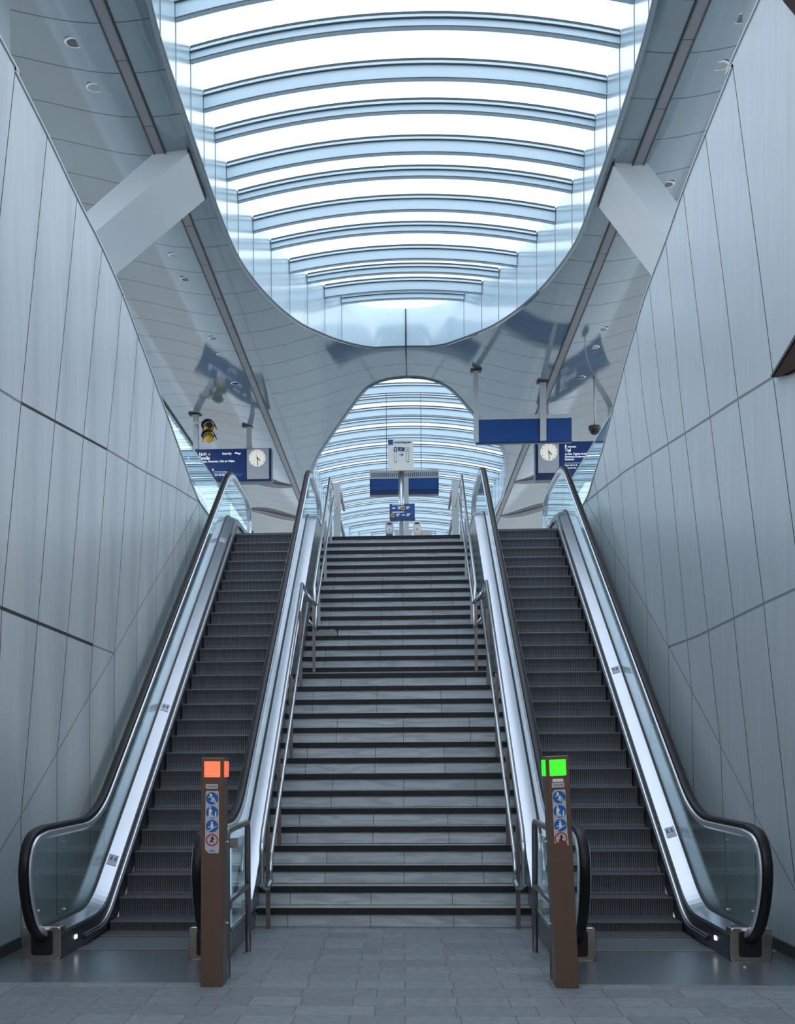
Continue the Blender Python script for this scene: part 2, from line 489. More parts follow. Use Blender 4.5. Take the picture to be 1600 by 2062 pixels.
def side_wall(name, X, top, joints, seams, thick, label, y_near, z_near):
    s = 1 if X > 0 else -1
    mb = MB()
    tp = smooth_pts([(y_near, z_near)] + top, 4)
    poly = tp + [(24.0, TOP - 0.02), (24.0, -0.2), (y_near, -0.2)] if False else tp + [(22.2, TOP + 0.2), (24.0, TOP), (24.0, -0.2), (y_near, -0.2)]
    mb.prism(poly, 'X', X, X + s * thick, 'wall')
    def strip(pl, w, m, pr):
        # an open joint drawn as a narrow sunk line laid on the panel face
        for a, b in zip(pl, pl[1:]):
            dy, dz = b[0] - a[0], b[1] - a[1]
            L = math.hypot(dy, dz)
            if L < 1e-4: continue
            ny, nz = -dz / L * w / 2, dy / L * w / 2
            q = [(a[0] + ny, a[1] + nz), (b[0] + ny, b[1] + nz), (b[0] - ny, b[1] - nz), (a[0] - ny, a[1] - nz)]
            mb.prism(q, 'X', X - s * pr, X + s * 0.01, m)
    for k, j in enumerate(joints):
        strip(j, 0.013 if k < 6 else 0.011, 'joint', 0.0012)
    for pl, w, m in seams:
        strip(pl, w, m, 0.0016)
    # metal capping along the sloping top edge
    for a, b in zip(tp, tp[1:]):
        mb.prism([(a[0], a[1]), (b[0], b[1]), (b[0], b[1] + 0.025), (a[0], a[1] + 0.025)], 'X', X - s * 0.012, X + s * (thick + 0.01), 'palegrey')
    return struct(name, mb, label)
side_wall('wall_left', -3.25, LTOP, LJ, [(LS1[:3], 0.02, 'seam'), (LS1[2:4], 0.026, 'joint'), (LS1[3:], 0.02, 'seam'), (LS2[1:3], 0.03, 'joint'), (LS2[:2], 0.02, 'seam'), (LS2[2:], 0.016, 'seam'), (LD, 0.014, 'seam')],
          0.2, 'left wall of tall pale panels with slanted joints', 4.0, 7.5)
side_wall('wall_right', 3.05, RTOP, RJ, [(RS1, 0.024, 'seam'), (RS2, 0.022, 'seam'), (RD, 0.014, 'seam')],
          0.2, 'right wall of tall pale panels with slanted joints', 4.0, 8.1)
struct('baseboard_left', MB().box(-3.25, -3.225, 4, 12.5, 0, 0.10, 'darkgrey'))
struct('baseboard_right', MB().box(3.025, 3.05, 4, 12.5, 0, 0.10, 'darkgrey'))

# the lower passage the view looks out of, its ceiling and lining lie behind the camera
tn = MB()
tn.box(-3.35, 3.3, -8, 1.6, 3.9, 4.2, 'warmwall')
tn.box(-3.35, -3.25, -8, 4.0, 0, 4.2, 'warmwall')
tn.box(3.05, 3.2, -8, 4.0, 0, 4.2, 'warmwall')
tn.box(-3.35, 3.3, -8.2, -8, 0, 3.6, 'warmwall')
struct('wall_passage', tn, 'brown lining of the lower passage')

# brown recess and rounded wall end at the right edge
rc = MB()
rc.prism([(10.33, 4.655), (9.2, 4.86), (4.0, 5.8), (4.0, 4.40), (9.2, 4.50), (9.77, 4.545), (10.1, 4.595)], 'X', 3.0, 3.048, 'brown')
rc.prism([(10.36, 4.655), (9.2, 4.86), (4.0, 5.8), (4.0, 5.84), (9.2, 4.90), (10.38, 4.675)], 'X', 2.99, 3.045, 'darkgrey')
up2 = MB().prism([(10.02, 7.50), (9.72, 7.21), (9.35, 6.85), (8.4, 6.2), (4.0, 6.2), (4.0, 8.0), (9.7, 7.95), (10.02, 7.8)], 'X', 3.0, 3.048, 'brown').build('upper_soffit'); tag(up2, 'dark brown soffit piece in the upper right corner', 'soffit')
o = rc.build('recess_soffit'); tag(o, 'dark brown soffit of the recess at the right edge', 'soffit')
# ------------------------------------------------------------------ ceiling with two oval skylight openings
A0 = 0.05
def zc(x):
    a = abs(x - A0)
    if a < 3.2: return 9.5 + 0.3 * (1 + math.cos(math.pi * a / 3.2))
    t = min(1, (a - 3.2) / 2.0)
    return 9.5 + 0.35 * t * t * (3 - 2 * t)
# edge of opening, x as function of y (left, right)
H1L = [(0.05, 26.13), (-0.30, 26.08), (-0.62, 25.93), (-0.95, 25.5), (-1.28, 24.9), (-1.56, 24.25), (-1.85, 23.5), (-2.15, 22.4), (-2.38, 21.25), (-2.53, 20.2), (-2.60, 19.15), (-2.63, 17.6), (-2.63, 16.3), (-2.63, 14.5), (-2.60, 13.2), (-2.48, 12.0), (-2.25, 10.9), (-1.8, 9.6), (-1.2, 8.6), (-0.6, 8.1), (0.05, 7.95)]
H1R = [(0.05, 26.13), (0.5, 26.06), (0.85, 25.8), (1.12, 25.35), (1.40, 24.8), (1.75, 24.0), (2.10, 22.9), (2.36, 21.85), (2.51, 21.05), (2.65, 20.1), (2.72, 19.2), (2.73, 17.78), (2.73, 16.23), (2.71, 14.5), (2.66, 13.38), (2.54, 12.1), (2.3, 10.9), (1.85, 9.6), (1.25, 8.6), (0.65, 8.1), (0.05, 7.95)]
H2L = [(0.12, 28.28), (-0.35, 28.36), (-0.65, 28.58), (-0.85, 28.95), (-1.29, 30.33), (-1.81, 32.07), (-2.2, 33.5), (-2.40, 34.5), (-2.50, 35.3), (-2.55, 36.5), (-2.6, 38.5), (-2.6, 42), (-2.6, 46), (-2.3, 49), (-1.5, 51.5), (-0.6, 52.6), (0.2, 52.8)]
H2R = [(0.12, 28.28), (0.6, 28.31), (0.95, 28.55), (1.25, 29.1), (1.76, 30.45), (2.43, 32.24), (2.70, 33.6), (2.86, 35.1), (2.97, 36.5), (3.05, 38.7), (2.98, 41), (2.9, 44), (2.7, 47), (2.3, 49.5), (1.5, 51.7), (0.8, 52.6), (0.2, 52.8)]
def dense(t): return smooth_pts(t, 5)
h1l = sorted(dense(H1L), key=lambda p: p[1]); h1r = sorted(dense(H1R), key=lambda p: p[1])
h2l = sorted(dense(H2L), key=lambda p: p[1]); h2r = sorted(dense(H2R), key=lambda p: p[1])
def edge(side, y):
    t1, t2 = (h1l, h2l) if side < 0 else (h1r, h2r)
    if 7.95 <= y <= 26.13: return lerp_tab([(p[1], p[0]) for p in t1], y)
    if 28.28 <= y <= 52.8: return lerp_tab([(p[1], p[0]) for p in t2], y)
    return 0.08
XO = 5.5
cm = MB()
NC = 26
for side in (-1, 1):
    ys = set([round(8 + 0.25 * i, 3) for i in range(int((57 - 8) / 0.25) + 1)] + [7, 7.5, 7.9, 7.949])
    for t in (h1l, h2l) if side < 0 else (h1r, h2r):
        ys |= set(round(p[1], 3) for p in t)
    ys |= {26.131, 26.14, 28.27, 28.281}
    ys = sorted(ys)
    v = []
    for y in ys:
        e = edge(side, y)
        for k in range(NC + 1):
            x = e + (side * XO - e) * k / NC
            v.append((x, y, zc(x)))
    f = []
    for i in range(len(ys) - 1):
        for k in range(NC):
            a = i * (NC + 1) + k
            f.append((a, a + 1, a + NC + 2, a + NC + 1))
    cm.add(v, f, 'ceil', True)
    # roof build-up above, so that the ceiling has depth
    cm.add([(x, y, z + 0.5) for x, y, z in v], f, 'ceil', True)
    # outer edge
    cm.box(min(side * XO, side * (XO + 0.03)), max(side * XO, side * (XO + 0.03)), 7, 57, zc(XO) - 0.05, zc(XO) + 0.5, 'edge')
    # transverse joints every metre
    for k in range(-6, 44):
        y = 13.35 + 1.0 * k
        e = edge(side, y)
        n = 16
        vv = []
        for q in range(n + 1):
            x = e + (side * XO - e) * q / n
            vv += [(x, y - 0.004, zc(x) - 0.004), (x, y + 0.004, zc(x) - 0.004)]
        cm.add(vv, [(2 * q, 2 * q + 2, 2 * q + 3, 2 * q + 1) for q in range(n)], 'edge', True)
cl = struct('ceiling', cm, 'glossy wavy metal panel ceiling around the skylights')

# ------------------------------------------------------------------ skylights
def zg(x, half):      # underside line of glazing crown
    return 10.86 - 0.32 * min(1.3, ((x - A0) / 2.65) ** 2)
def skylight(name, label, left, right, beams, ycap, lean):
    root = thing(name, label, 'skylight', (A0, (beams[0] + beams[-1]) / 2, 10.6))
    # fascia: continuous upstand around the opening
    rim = [(x, y) for x, y in left][::-1] + [(x, y) for x, y in right][1:] if left[0][1] > left[-1][1] else None
    loopL = smooth_pts(left, 4); loopR = smooth_pts(right, 4)
    fb = MB()
    for loop in (loopL, loopR):
        v = []
        for x, y in loop:
            zt = zg(x, 2.65) + 0.02
            v += [(x, y, zc(x) - 0.02), (x, y, zt)]
        fb.add(v, [(2 * i, 2 * i + 2, 2 * i + 3, 2 * i + 1) for i in range(len(loop) - 1)], 'fascia', True)
        v = []
        for x, y in loop:
            sx = -0.05 if loop is loopL else 0.05
            v += [(x, y, zc(x) - 0.035), (x + sx, y, zc(x) - 0.035), (x + sx, y, zc(x) + 0.02)]
        n = len(loop)
        fb.add(v, [(3 * i, 3 * i + 3, 3 * i + 4, 3 * i + 1) for i in range(n - 1)] + [(3 * i + 1, 3 * i + 4, 3 * i + 5, 3 * i + 2) for i in range(n - 1)], 'ceil', False)
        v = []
        for x, y in loop:   # dark edge trim line at the lip
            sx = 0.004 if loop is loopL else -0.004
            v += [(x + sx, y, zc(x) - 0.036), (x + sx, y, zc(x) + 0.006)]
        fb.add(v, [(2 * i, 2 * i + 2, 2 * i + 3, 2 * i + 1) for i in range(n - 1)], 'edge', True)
    f = fb.build('fascia'); keep(f, root)
    def ex(side, y):
        t = loopL if side < 0 else loopR
        t = sorted([(p[1], p[0]) for p in t])
        return lerp_tab(t, y)
    jb = MB()
    for y in beams:
        for side in (-1, 1):
            x = ex(side, y); s = -side
            jb.box(min(x, x + s * 0.006), max(x, x + s * 0.006), y - 0.003, y + 0.003, zc(x), zg(x, 2.6), 'seam')
    keep(jb.build('fascia_joint'), root)
    for i, y in enumerate(beams):
        xl, xr = ex(-1, y) + 0.005, ex(1, y) - 0.005
        if xr - xl < 0.3: continue
        deep = (i % 2 == 0) if lean else (i % 2 == 1)
        hh = 0.24 if deep else 0.16
        n = 20
        b = MB()
        lo = []; 
        w = 0.09
        vv = []
        for k in range(n + 1):
            x = xl + (xr - xl) * k / n
            z = zg(x, 2.65)
            vv += [(x, y - w / 2, z), (x, y - w / 2, z - hh + 0.015), (x, y - w / 2 + 0.015, z - hh), (x, y + w / 2, z - hh), (x, y + w / 2, z)]
        f = []
        for k in range(n):
            for q in range(5):
                a = 5 * k + q; c = 5 * k + (q + 1) % 5
                f.append((a, a + 5, c + 5, c))
        f += [(0, 1, 2, 3, 4), tuple(range(5 * n + 4, 5 * n - 1, -1))]
        b.add(vv, f, 'beam')
        # glazing bar with a dark gasket on top
        for (ya, yb, za, zb, m) in ((-w / 2 - 0.03, w / 2 + 0.03, -0.055, -0.02, 'beam'), (-w / 2 - 0.032, w / 2 + 0.032, -0.02, 0.012, 'edge'), (-w / 2 - 0.034, -w / 2, -0.064, -0.055, 'edge'), (-w / 2 - 0.003, -w / 2, -hh, -hh + 0.01, 'edge')):
            v2 = []
            for k in range(n + 1):
                x = xl + (xr - xl) * k / n
                z = zg(x, 2.65)
                v2 += [(x, y + ya, z + za), (x, y + yb, z + za), (x, y + yb, z + zb), (x, y + ya, z + zb)]
            f2 = []
            for k in range(n):
                for q in range(4):
                    a = 4 * k + q; c = 4 * k + (q + 1) % 4
                    f2.append((a, a + 4, c + 4, c))
            f2 += [(0, 1, 2, 3), (4 * n + 3, 4 * n + 2, 4 * n + 1, 4 * n)]
            b.add(v2, f2, m)
        keep(b.build('beam'), root)
    # glass between the beams
    g = MB()
    yy = [beams[0] - 0.5] + beams + [beams[-1] + 0.8]
    for a, c in zip(yy, yy[1:]):
        n = 10; v = []
        for k in range(n + 1):
            xa = ex(-1, a) + (ex(1, a) - ex(-1, a)) * k / n
            xc = ex(-1, c) + (ex(1, c) - ex(-1, c)) * k / n
            v += [(xa, a, zg(xa, 2.6) + 0.015), (xc, c, zg(xc, 2.6) + 0.015)]
        g.add(v, [(2 * k, 2 * k + 2, 2 * k + 3, 2 * k + 1) for k in range(n)], 'skyglass', True)
    keep(g.build('glass_pane'), root)
    return root
B1 = [8.5, 9.5, 10.55, 11.6, 12.62, 13.67, 14.70, 15.75, 16.80, 17.81, 18.86, 19.82, 20.85, 21.9, 22.9, 23.75, 24.45, 25.10]
skylight('skylight', 'large oval skylight with curved pale blue beams directly above the stairs', H1L, H1R, B1, 26.1, True)
B2 = [29.3 + 1.03 * i for i in range(23)]
skylight('skylight', 'distant second skylight with curved beams seen beyond the first, behind the signs', H2L, H2R, B2, 52.8, True)

# expansion cable hanging at the seam between the skylights
cb = MB().tube([(0.10, 26.10, 10.86), (0.10, 26.10, 10.09), (0.11, 27.0, 10.085), (0.12, 28.27, 10.085)], 0.014, 'black', 8)
tag(cb.build('seam_cable'), 'thin dark cable running down the seam between the two skylights', 'cable')

# light channels
for nm, x, lab in (('left', -3.13, 'long grey light channel in the left side of the ceiling'), ('right', 3.18, 'long grey light channel in the right side of the ceiling')):
    r = thing('light_channel', lab, 'light', (x, 25, 9.49))
    d = MB(); jn = MB()
    d.box(x - 0.062, x + 0.062, 8, 44, 9.480, 9.55, 'strip')
    for k in range(-3, 22):
        jn.box(x - 0.062, x + 0.062, 14.05 + 1.98 * k * 0.75 - 0.006, 14.05 + 1.98 * k * 0.75 + 0.006, 9.4785, 9.50, 'edge') if 8 < 14.05 + 1.485 * k < 44 else None
    keep(d.build('diffuser'), r)
    keep(jn.build('diffuser_joint'), r)
    fr = MB()
    for s in (-1, 1):
        a = x + s * 0.062; b = x + s * 0.078
        fr.box(min(a, b), max(a, b), 8, 44, 9.47, 9.56, 'edge')
    keep(fr.build('frame'), r)

# downlights
def downlight(x, y, dark, label):
    z = zc(x)
    r = thing('downlight', label, 'light', (x, y, z), 'round downlights in the ceiling')
    m = MB()
    n = 28
    v = []
    for i in range(n):
        a = 2 * math.pi * i / n
        for rr, dz in ((0.082, 0.0), (0.082, -0.007), (0.102, -0.007), (0.110, 0.002)):
            v.append((rr * math.cos(a), rr * math.sin(a), dz))
    f = []
    for i in range(n):
        for k in range(3):
            a = 4 * i + k; b = 4 * ((i + 1) % n) + k
            f.append((a, a + 1, b + 1, b))
    m.add(v, f, 'white', True)
    m.build('trim_ring', r)
    MB().disc((0, 0), 0.083, 'Z', (-0.005, 0.01), 'lens_dark' if dark else 'lens_light').build('lens', r)
    return r
def ordinal(i): return ['nearest', 'second nearest', 'third nearest', 'fourth nearest', 'fifth nearest', 'sixth nearest', 'farthest'][i]
LY = [(13.77, 1), (14.71, 0), (19.72, 0), (20.71, 1), (23.67, 1), (24.62, 0), (26.56, 1)]
RY = [(13.78, 1), (14.72, 0), (17.76, 1), (18.75, 0), (19.80, 1), (22.8, 0), (23.77, 1), (24.80, 0), (26.78, 1)]
for i, (y, d) in enumerate(LY):
    downlight(-3.60 + 0.007 * (y - 13.7), y, d, '%s round downlight with %s lens, %s in the left ceiling row' % ('flush', 'dark' if d else 'pale', ordinal(i)))
ro = ['nearest', 'second nearest', 'third nearest', 'fourth nearest', 'fifth nearest', 'sixth nearest', 'seventh nearest', 'eighth nearest', 'farthest']
for i, (y, d) in enumerate(RY):
    if i == 5: continue
    downlight(3.68 + 0.008 * (y - 13.7), y, d, 'round downlight with %s lens, %s in the right ceiling row' % ('dark' if d else 'pale', ro[i if i < 5 else i - 1]))

# box struts between ceiling and outside
def strut(sx, xi, T, V, y0, y1, label):
    # xi: abs offset of inner end; slopes down and outwards
    def X(a): return A0 + sx * a
    zt = 9.49
    top = [(xi + 0.32, zt + 0.04), (xi, zt + 0.04), (xi, zt - 0.02), (xi + 0.03, zt - 0.10)]
    pts = [(X(xi + (V + 0.02) / T), zt + 0.05), (X(xi), zt + 0.05), (X(xi), zt - 0.02)]
    L = 3.2
    pts += [(X(xi + L), zt - 0.02 - T * L), (X(xi + L), zt - 0.02 + V - T * L)]
    m = MB().prism(pts, 'Y', y0, y1, 'white')
    o = m.build('ceiling_strut', None, 0.006)
    # rounded gusset at the back
    tag(o, label, 'strut')
    g = MB()
    q = [(X(xi - 0.01), zt + 0.02), (X(xi + 0.30), zt + 0.02)]
    for k in range(7):
        a = math.pi / 2 * k / 6
        q.append((X(xi + 0.30 - 0.26 * math.sin(a)), zt - 0.24 + 0.0 + 0.22 * math.cos(a) * 0 + 0.0 + 0.12 * k / 6))
    g.box(X(xi) - 0.015, X(xi) + 0.015, y0 - 0.02, y1 + 0.02, zt - 0.012, zt + 0.03, 'edge')  # dark trim strip across the strut's inner end
    ob = g.build('edge_strip'); ob.parent = o
    return o
strut(-1, 2.80, 0.80, 0.30, 16.25, 17.62, 'white box strut rising from behind the left wall to the ceiling')
strut(1, 2.80, 1.36, 0.56, 17.0, 18.25, 'white box strut rising from behind the right wall to the ceiling')
tag(MB().box(-4.45, -3.92, 11.7, 12.5, 5.456, 9.62, 'white').build('support_column', None, 0.01), 'white column behind the left wall in the upper left corner', 'column')
tag(MB().box(3.51, 4.1, 12.3, 13.1, 5.456, 9.66, 'white').build('support_column', None, 0.01), 'white column behind the right wall in the upper right corner', 'column')

# transverse expansion slots far down the ceiling
for (y, s, lab) in ((36.6, -1, 'nearer dark ceiling slot with perforated edge left of the left light channel'), (41.8, -1, 'farther dark ceiling slot with perforated edge left of the left light channel'),
               (36.6, 1, 'nearer dark ceiling slot with perforated edge right of the right light channel'), (41.8, 1, 'farther dark ceiling slot with perforated edge right of the right light channel')):
    m = MB(); v = []; v2 = []
    n = 14
    for k in range(n + 1):
        t = k / n
        x = A0 + s * (3.22 + 2.2 * t)
        z = zc(x)
        bow = math.sin(math.pi * min(1, t * 1.1)) if t * 1.1 < 1 else 0
        v += [(x, y - 0.75 * bow, z - 0.006), (x, y, z - 0.006)]
        v2 += [(x, y, z - 0.01), (x, y + 0.10, z - 0.04 - 0.09 * bow), (x, y + 0.3, z - 0.01)]
    m.add(v, [(2 * k, 2 * k + 2, 2 * k + 3, 2 * k + 1) for k in range(n)], 'black')
    o = m.build('ceiling_slot'); tag(o, lab, 'slot')
    p = MB().add(v2, [(3 * k + q, 3 * k + 3 + q, 3 * k + 4 + q, 3 * k + 1 + q) for k in range(n) for q in (0, 1)], 'perf').build('perforated_trim')
    p.parent = o

# ------------------------------------------------------------------ staircase
def step_pos(n):
    return (11.80 + (n - 1) * 0.281, 0.176 * n) if n < 16 else (17.19 + (n - 16) * 0.324, 0.176 * n)
SX0, SX1 = -1.41, 1.185
st = thing('staircase', 'wide grey marble staircase with black step edges between the two escalators', 'staircase', (AX, 11.8, 0))
for n in range(1, 32):
    y, z = step_pos(n)
    y2 = step_pos(n + 1)[0] if n < 31 else 23.2
    z0 = z - 0.176
    m = MB()
    m.box(SX0, SX1, y + 0.02, y + 0.05, z0 if n > 1 else 0, z - 0.012, 'marble')
    m.box(SX0, SX1, y + 0.02, y2 + 0.05, z - 0.04, z - 0.003, 'tread')
    if n == 20:
        pass
    s = m.build('step'); keep(s, st)
    nb = MB().box(SX0 + (0.02 if n == 1 else 0), SX1, y, y + 0.045, z - 0.058, z, 'nosing')
    if n == 20:
        nb = MB().box(SX0, SX1, y, y + 0.045, z - 0.058, z, 'nosing')
    q = nb.build('nosing')
    q.location = -Vector(st.location); q.parent = st
    q.parent = s; q.location = (0, 0, 0)
    m2 = None
# broken slab on one riser
y, z = step_pos(19)
bk = MB()
pp = [(-1.40, z + 0.0), (-1.42 + 0.02, z + 0.10), (-1.30, z + 0.085), (-1.22, z + 0.125), (-1.10, z + 0.118), (-1.02, z + 0.13), (-0.97, z + 0.10), (-0.955, z + 0.0)]
y20 = step_pos(20)[0]
bk.box(-1.41, -0.95, y20 + 0.008, y20 + 0.0195, z + 0.0, z + 0.12, 'nosing')
bk.prism(pp, 'Y', y20 - 0.006, y20 + 0.009, 'tread')
b_ = bk.build('broken_slab'); keep(b_, st)
tag(b_, 'chipped pale riser slab at the left end of a step')
# stringer gap and solid body under the flight
bd = MB()
bd.prism([(11.9, 0.0), (15.8, 2.4), (17.2, 2.45), (22.5, 5.1), (22.5, -0.1), (11.9, -0.1)], 'X', SX0, SX1, 'darkgrey')
keep(bd.build('stair_body'), st)

# ------------------------------------------------------------------ escalators
def pitch_z(y): return 0.5774 * y - 6.613
def rpath(zb, dz, zt, y0, y1, r=0.42, n=8):
    yb = (zb + 6.613 - dz) / 0.5774
    yt = (zt + 6.613 - dz) / 0.5774
    out = [(y0, zb)]
    a = (yb - r, zb); c = (yb, zb); d = (yb + r * 0.87, zb + r * 0.5)
    for i in range(n + 1):
        t = i / n
        out.append(tuple((1 - t) ** 2 * p + 2 * t * (1 - t) * q + t * t * s for p, q, s in zip(a, c, d)))
    a = (yt - r * 0.87, zt - r * 0.5); c = (yt, zt); d = (yt + r, zt)
    for i in range(n + 1):
        t = i / n
        out.append(tuple((1 - t) ** 2 * p + 2 * t * (1 - t) * q + t * t * s for p, q, s in zip(a, c, d)))
    out.append((y1, zt))
    return out
def zat(path, y):
    return lerp_tab(path, y)

Y0, Y1 = 9.93, 23.45
HR = rpath(1.045, 0.935, 6.43, 9.95, 23.1, 0.55)
NEWB = smooth_pts([(10.00, 0.17), (9.84, 0.17), (9.62, 0.30), (9.47, 0.50), (9.41, 0.72), (9.47, 0.90), (9.64, 1.01), (9.95, 1.045)], 5)[:-1]
NEWT = smooth_pts([(23.1, 6.43), (23.5, 6.36), (23.7, 6.15), (23.72, 5.95), (23.55, 5.62)], 5)[1:]
RAILP = NEWB + HR + NEWT
DECK = rpath(0.25, 0.30, 5.62, Y0, Y1, 0.35)
def steps_list():
    L = [(-5, 10.35, -0.0), (-4, 10.72, 0.0), (-3, 11.11, 0.012), (-2, 11.50, 0.09), (-1, 11.88, 0.268)]
    L += [(k, 12.24 + 0.3464 * k, 0.454 + 0.2 * k) for k in range(0, 25)]
    L += [(25, 20.93, 5.34), (26, 21.33, 5.368), (27, 21.73, 5.37), (28, 22.13, 5.37)]
    return L
# one step mesh, origin at nosing centre
sm = MB()
prof = [(0.0, 0.0), (0.003, -0.018), (0.010, -0.06), (0.013, -0.12), (0.010, -0.17), (0.0, -0.21), (0.03, -0.22), (0.42, -0.03), (0.42, 0.0)]
sm.prism(prof, 'X', -0.50, 0.50, 'step')
step_proto = sm.build('step')
step_me = step_proto.data
se = MB(); se.box(-0.5, 0.5, -0.003, 0.014, -0.008, 0.003, 'stepedge')  # pale strip paints the highlight along each step's front edge
edge_proto = se.build('step_edge_highlight')
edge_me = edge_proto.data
bpy.data.objects.remove(step_proto); bpy.data.objects.remove(edge_proto)

def escalator(cx, label, outer):
    """outer = side (-1 left, +1 right) that faces the wall"""
    root = thing('escalator', label, 'escalator', (cx, 11.0, 0))
    def P(mb, name, **k):
        o = mb.build(name, None, **k); return keep(o, root)
    for k, y, z in steps_list():
        o = bpy.data.objects.new('step', step_me); COL.objects.link(o); o.location = (cx, y, z); keep(o, root)
        e = bpy.data.objects.new('step_edge_highlight', edge_me); COL.objects.link(e); e.parent = o
    for s in (-1, 1):
        gx = cx + s * 0.665
        # handrail
        sec = [(-0.036, -0.020), (-0.040, 0.0), (-0.036, 0.016), (-0.022, 0.024), (0.022, 0.024), (0.036, 0.016), (0.040, 0.0), (0.036, -0.020)]
        P(MB().sweep(RAILP, sec, gx, 'rubber'), 'handrail')
        sec2 = [(-0.022, -0.085), (-0.048, -0.066), (-0.048, -0.028), (-0.034, -0.018), (0.034, -0.018), (0.048, -0.028), (0.048, -0.066), (0.022, -0.085)]
        P(MB().sweep(RAILP[3:-2], sec2, gx, 'guide', smooth=False), 'handrail_guide')
        # glass
        gp = [p for p in RAILP]
        lowp = DECK
        # bottom rounded pane
        q = [(y, z) for y, z in NEWB if z > 0.26] + [(9.95, 1.03)]
        pane = [(10.0, 0.24)] + [(y + 0.03 * (1 if y < 9.9 else 0), z - 0.02) for y, z in q] + [(10.62, 1.03), (10.62, 0.24)]
        P(MB().prism(pane, 'X', gx - 0.006, gx + 0.006, 'glass'), 'glass_panel')
        cuts = [10.63, 12.0, 13.8, 15.6, 17.4, 19.2, 21.0]
        for a, b in zip(cuts, cuts[1:] + [23.1]):
            ysamp = sorted(set([a] + [p[0] for p in HR if a < p[0] < b - 0.01] + [p[0] for p in DECK if a < p[0] < b - 0.01] + [b - 0.008]))
            lo = [(y, zat(DECK, y) - 0.02) for y in ysamp]
            hi = [(y, zat(HR, y) - 0.02) for y in ysamp]
            P(MB().band(lo, hi, gx - 0.006, gx + 0.006, 'glass'), 'glass_panel')
        pane = [(23.11, 5.6)] + [(23.11, 6.41)] + [(y - 0.03, z - 0.01) for y, z in NEWT] + [(23.4, 5.6)]
        P(MB().prism(pane, 'X', gx - 0.006, gx + 0.006, 'glass'), 'glass_panel')
        # dark gasket holding the glass
        gk = [(y, z + 0.002) for y, z in DECK]
        P(MB().sweep(gk, [(-0.017, -0.02), (-0.017, 0.014), (0.017, 0.014), (0.017, -0.02)], gx, 'darkgrey', smooth=False), 'glass_gasket')
        # inner deck (towards the steps), slightly sloping
        xa, xb = gx - s * 0.017, cx + s * 0.525
        n = len(DECK); v = []
        for y, z in DECK:
            v += [(xa, y, z), (xb, y, z - 0.035), (xb, y, z - 0.06), (xa, y, z - 0.03)]
        f = [(4 * i + k, 4 * i + 4 + k, 4 * i + 4 + (k + 1) % 4, 4 * i + (k + 1) % 4) for i in range(n - 1) for k in range(4)] + [(0, 1, 2, 3), (4 * n - 1, 4 * n - 2, 4 * n - 3, 4 * n - 4)]
        P(MB().add(v, f, 'deck'), 'inner_deck')
        # skirt panel
        lo = [(y, z - 0.75 if z > 0.9 else -0.02) for y, z in DECK]
        lo = [(y, max(-0.02, z - 0.70)) for y, z in DECK]
        hi = [(y, z - 0.055) for y, z in DECK]
        P(MB().band(lo, hi, cx + s * 0.512, cx + s * 0.53, 'skirt'), 'skirt')
        # skirt brush with bright carrier
        BR = rpath(0.075, 0.115, 5.46, 10.6, 22.6, 0.3)
        P(MB().sweep(BR, [(0, -0.022), (0, 0.022), (-s * 0.026, 0.010), (-s * 0.030, -0.014)], cx + s * 0.512, 'skirt', smooth=False), 'skirt_brush')
        P(MB().sweep([(y, z + 0.028) for y, z in BR], [(0, -0.006), (0, 0.006), (-s * 0.012, 0.003), (-s * 0.012, -0.006)], cx + s * 0.512, 'steel', smooth=False), 'brush_carrier')
        # outer deck
        xo = cx + s * (0.835 if s != outer else 0.80)
        xa = gx + s * 0.017
        v = []
        for y, z in DECK:
            v += [(xa, y, z), (xo, y, z - 0.012), (xo, y, z - 0.045), (xa, y, z - 0.03)]
        P(MB().add(v, f, 'deck'), 'outer_deck')
        # cladding on the outer side
        lo = [(y, max(0.0, z - 1.5)) for y, z in DECK]
        hi = [(y, z - 0.04) for y, z in DECK]
        P(MB().band(lo, hi, cx + s * 0.655, xo - s * 0.012, 'clad'), 'side_cladding')
        # newel base with handrail inlet
        nb = MB()
        xi_, xo_ = cx + s * 0.515, cx + s * 0.835
        x0, x1 = min(xi_, xo_), max(xi_, xo_)
        nb.bbox(x0, x1, 9.895, 10.04, 0.0, 0.262, 'basesteel', 0.03, 'Y')
        b = P(nb, 'newel_base', bevel=0.008)
        ib = MB().bbox(gx - 0.085, gx + 0.085, 9.878, 9.91, 0.035, 0.235, 'black', 0.02, 'Y')
        i_ = ib.build('handrail_inlet'); keep(i_, root); i_.parent = b; i_.location = Vector(i_.location) - Vector(b.location)
        i_.location = (0, 0, 0)
        # small glass clamps
        for (cy, cz) in ((9.72, 0.86), (10.56, 0.90), (10.56, 0.32), (9.80, 0.40)):
            P(MB().disc((cy, cz), 0.010, 'X', (gx - 0.012, gx + 0.012), 'steel', 12), 'glass_clamp')
        # sensor lamp in the skirt
        xs = cx + s * 0.511
        P(MB().bbox(min(xs, xs - s * 0.004), max(xs, xs - s * 0.004), 10.30, 10.38, 0.10, 0.135, 'sensor', 0.012, 'X'), 'sensor_lamp')
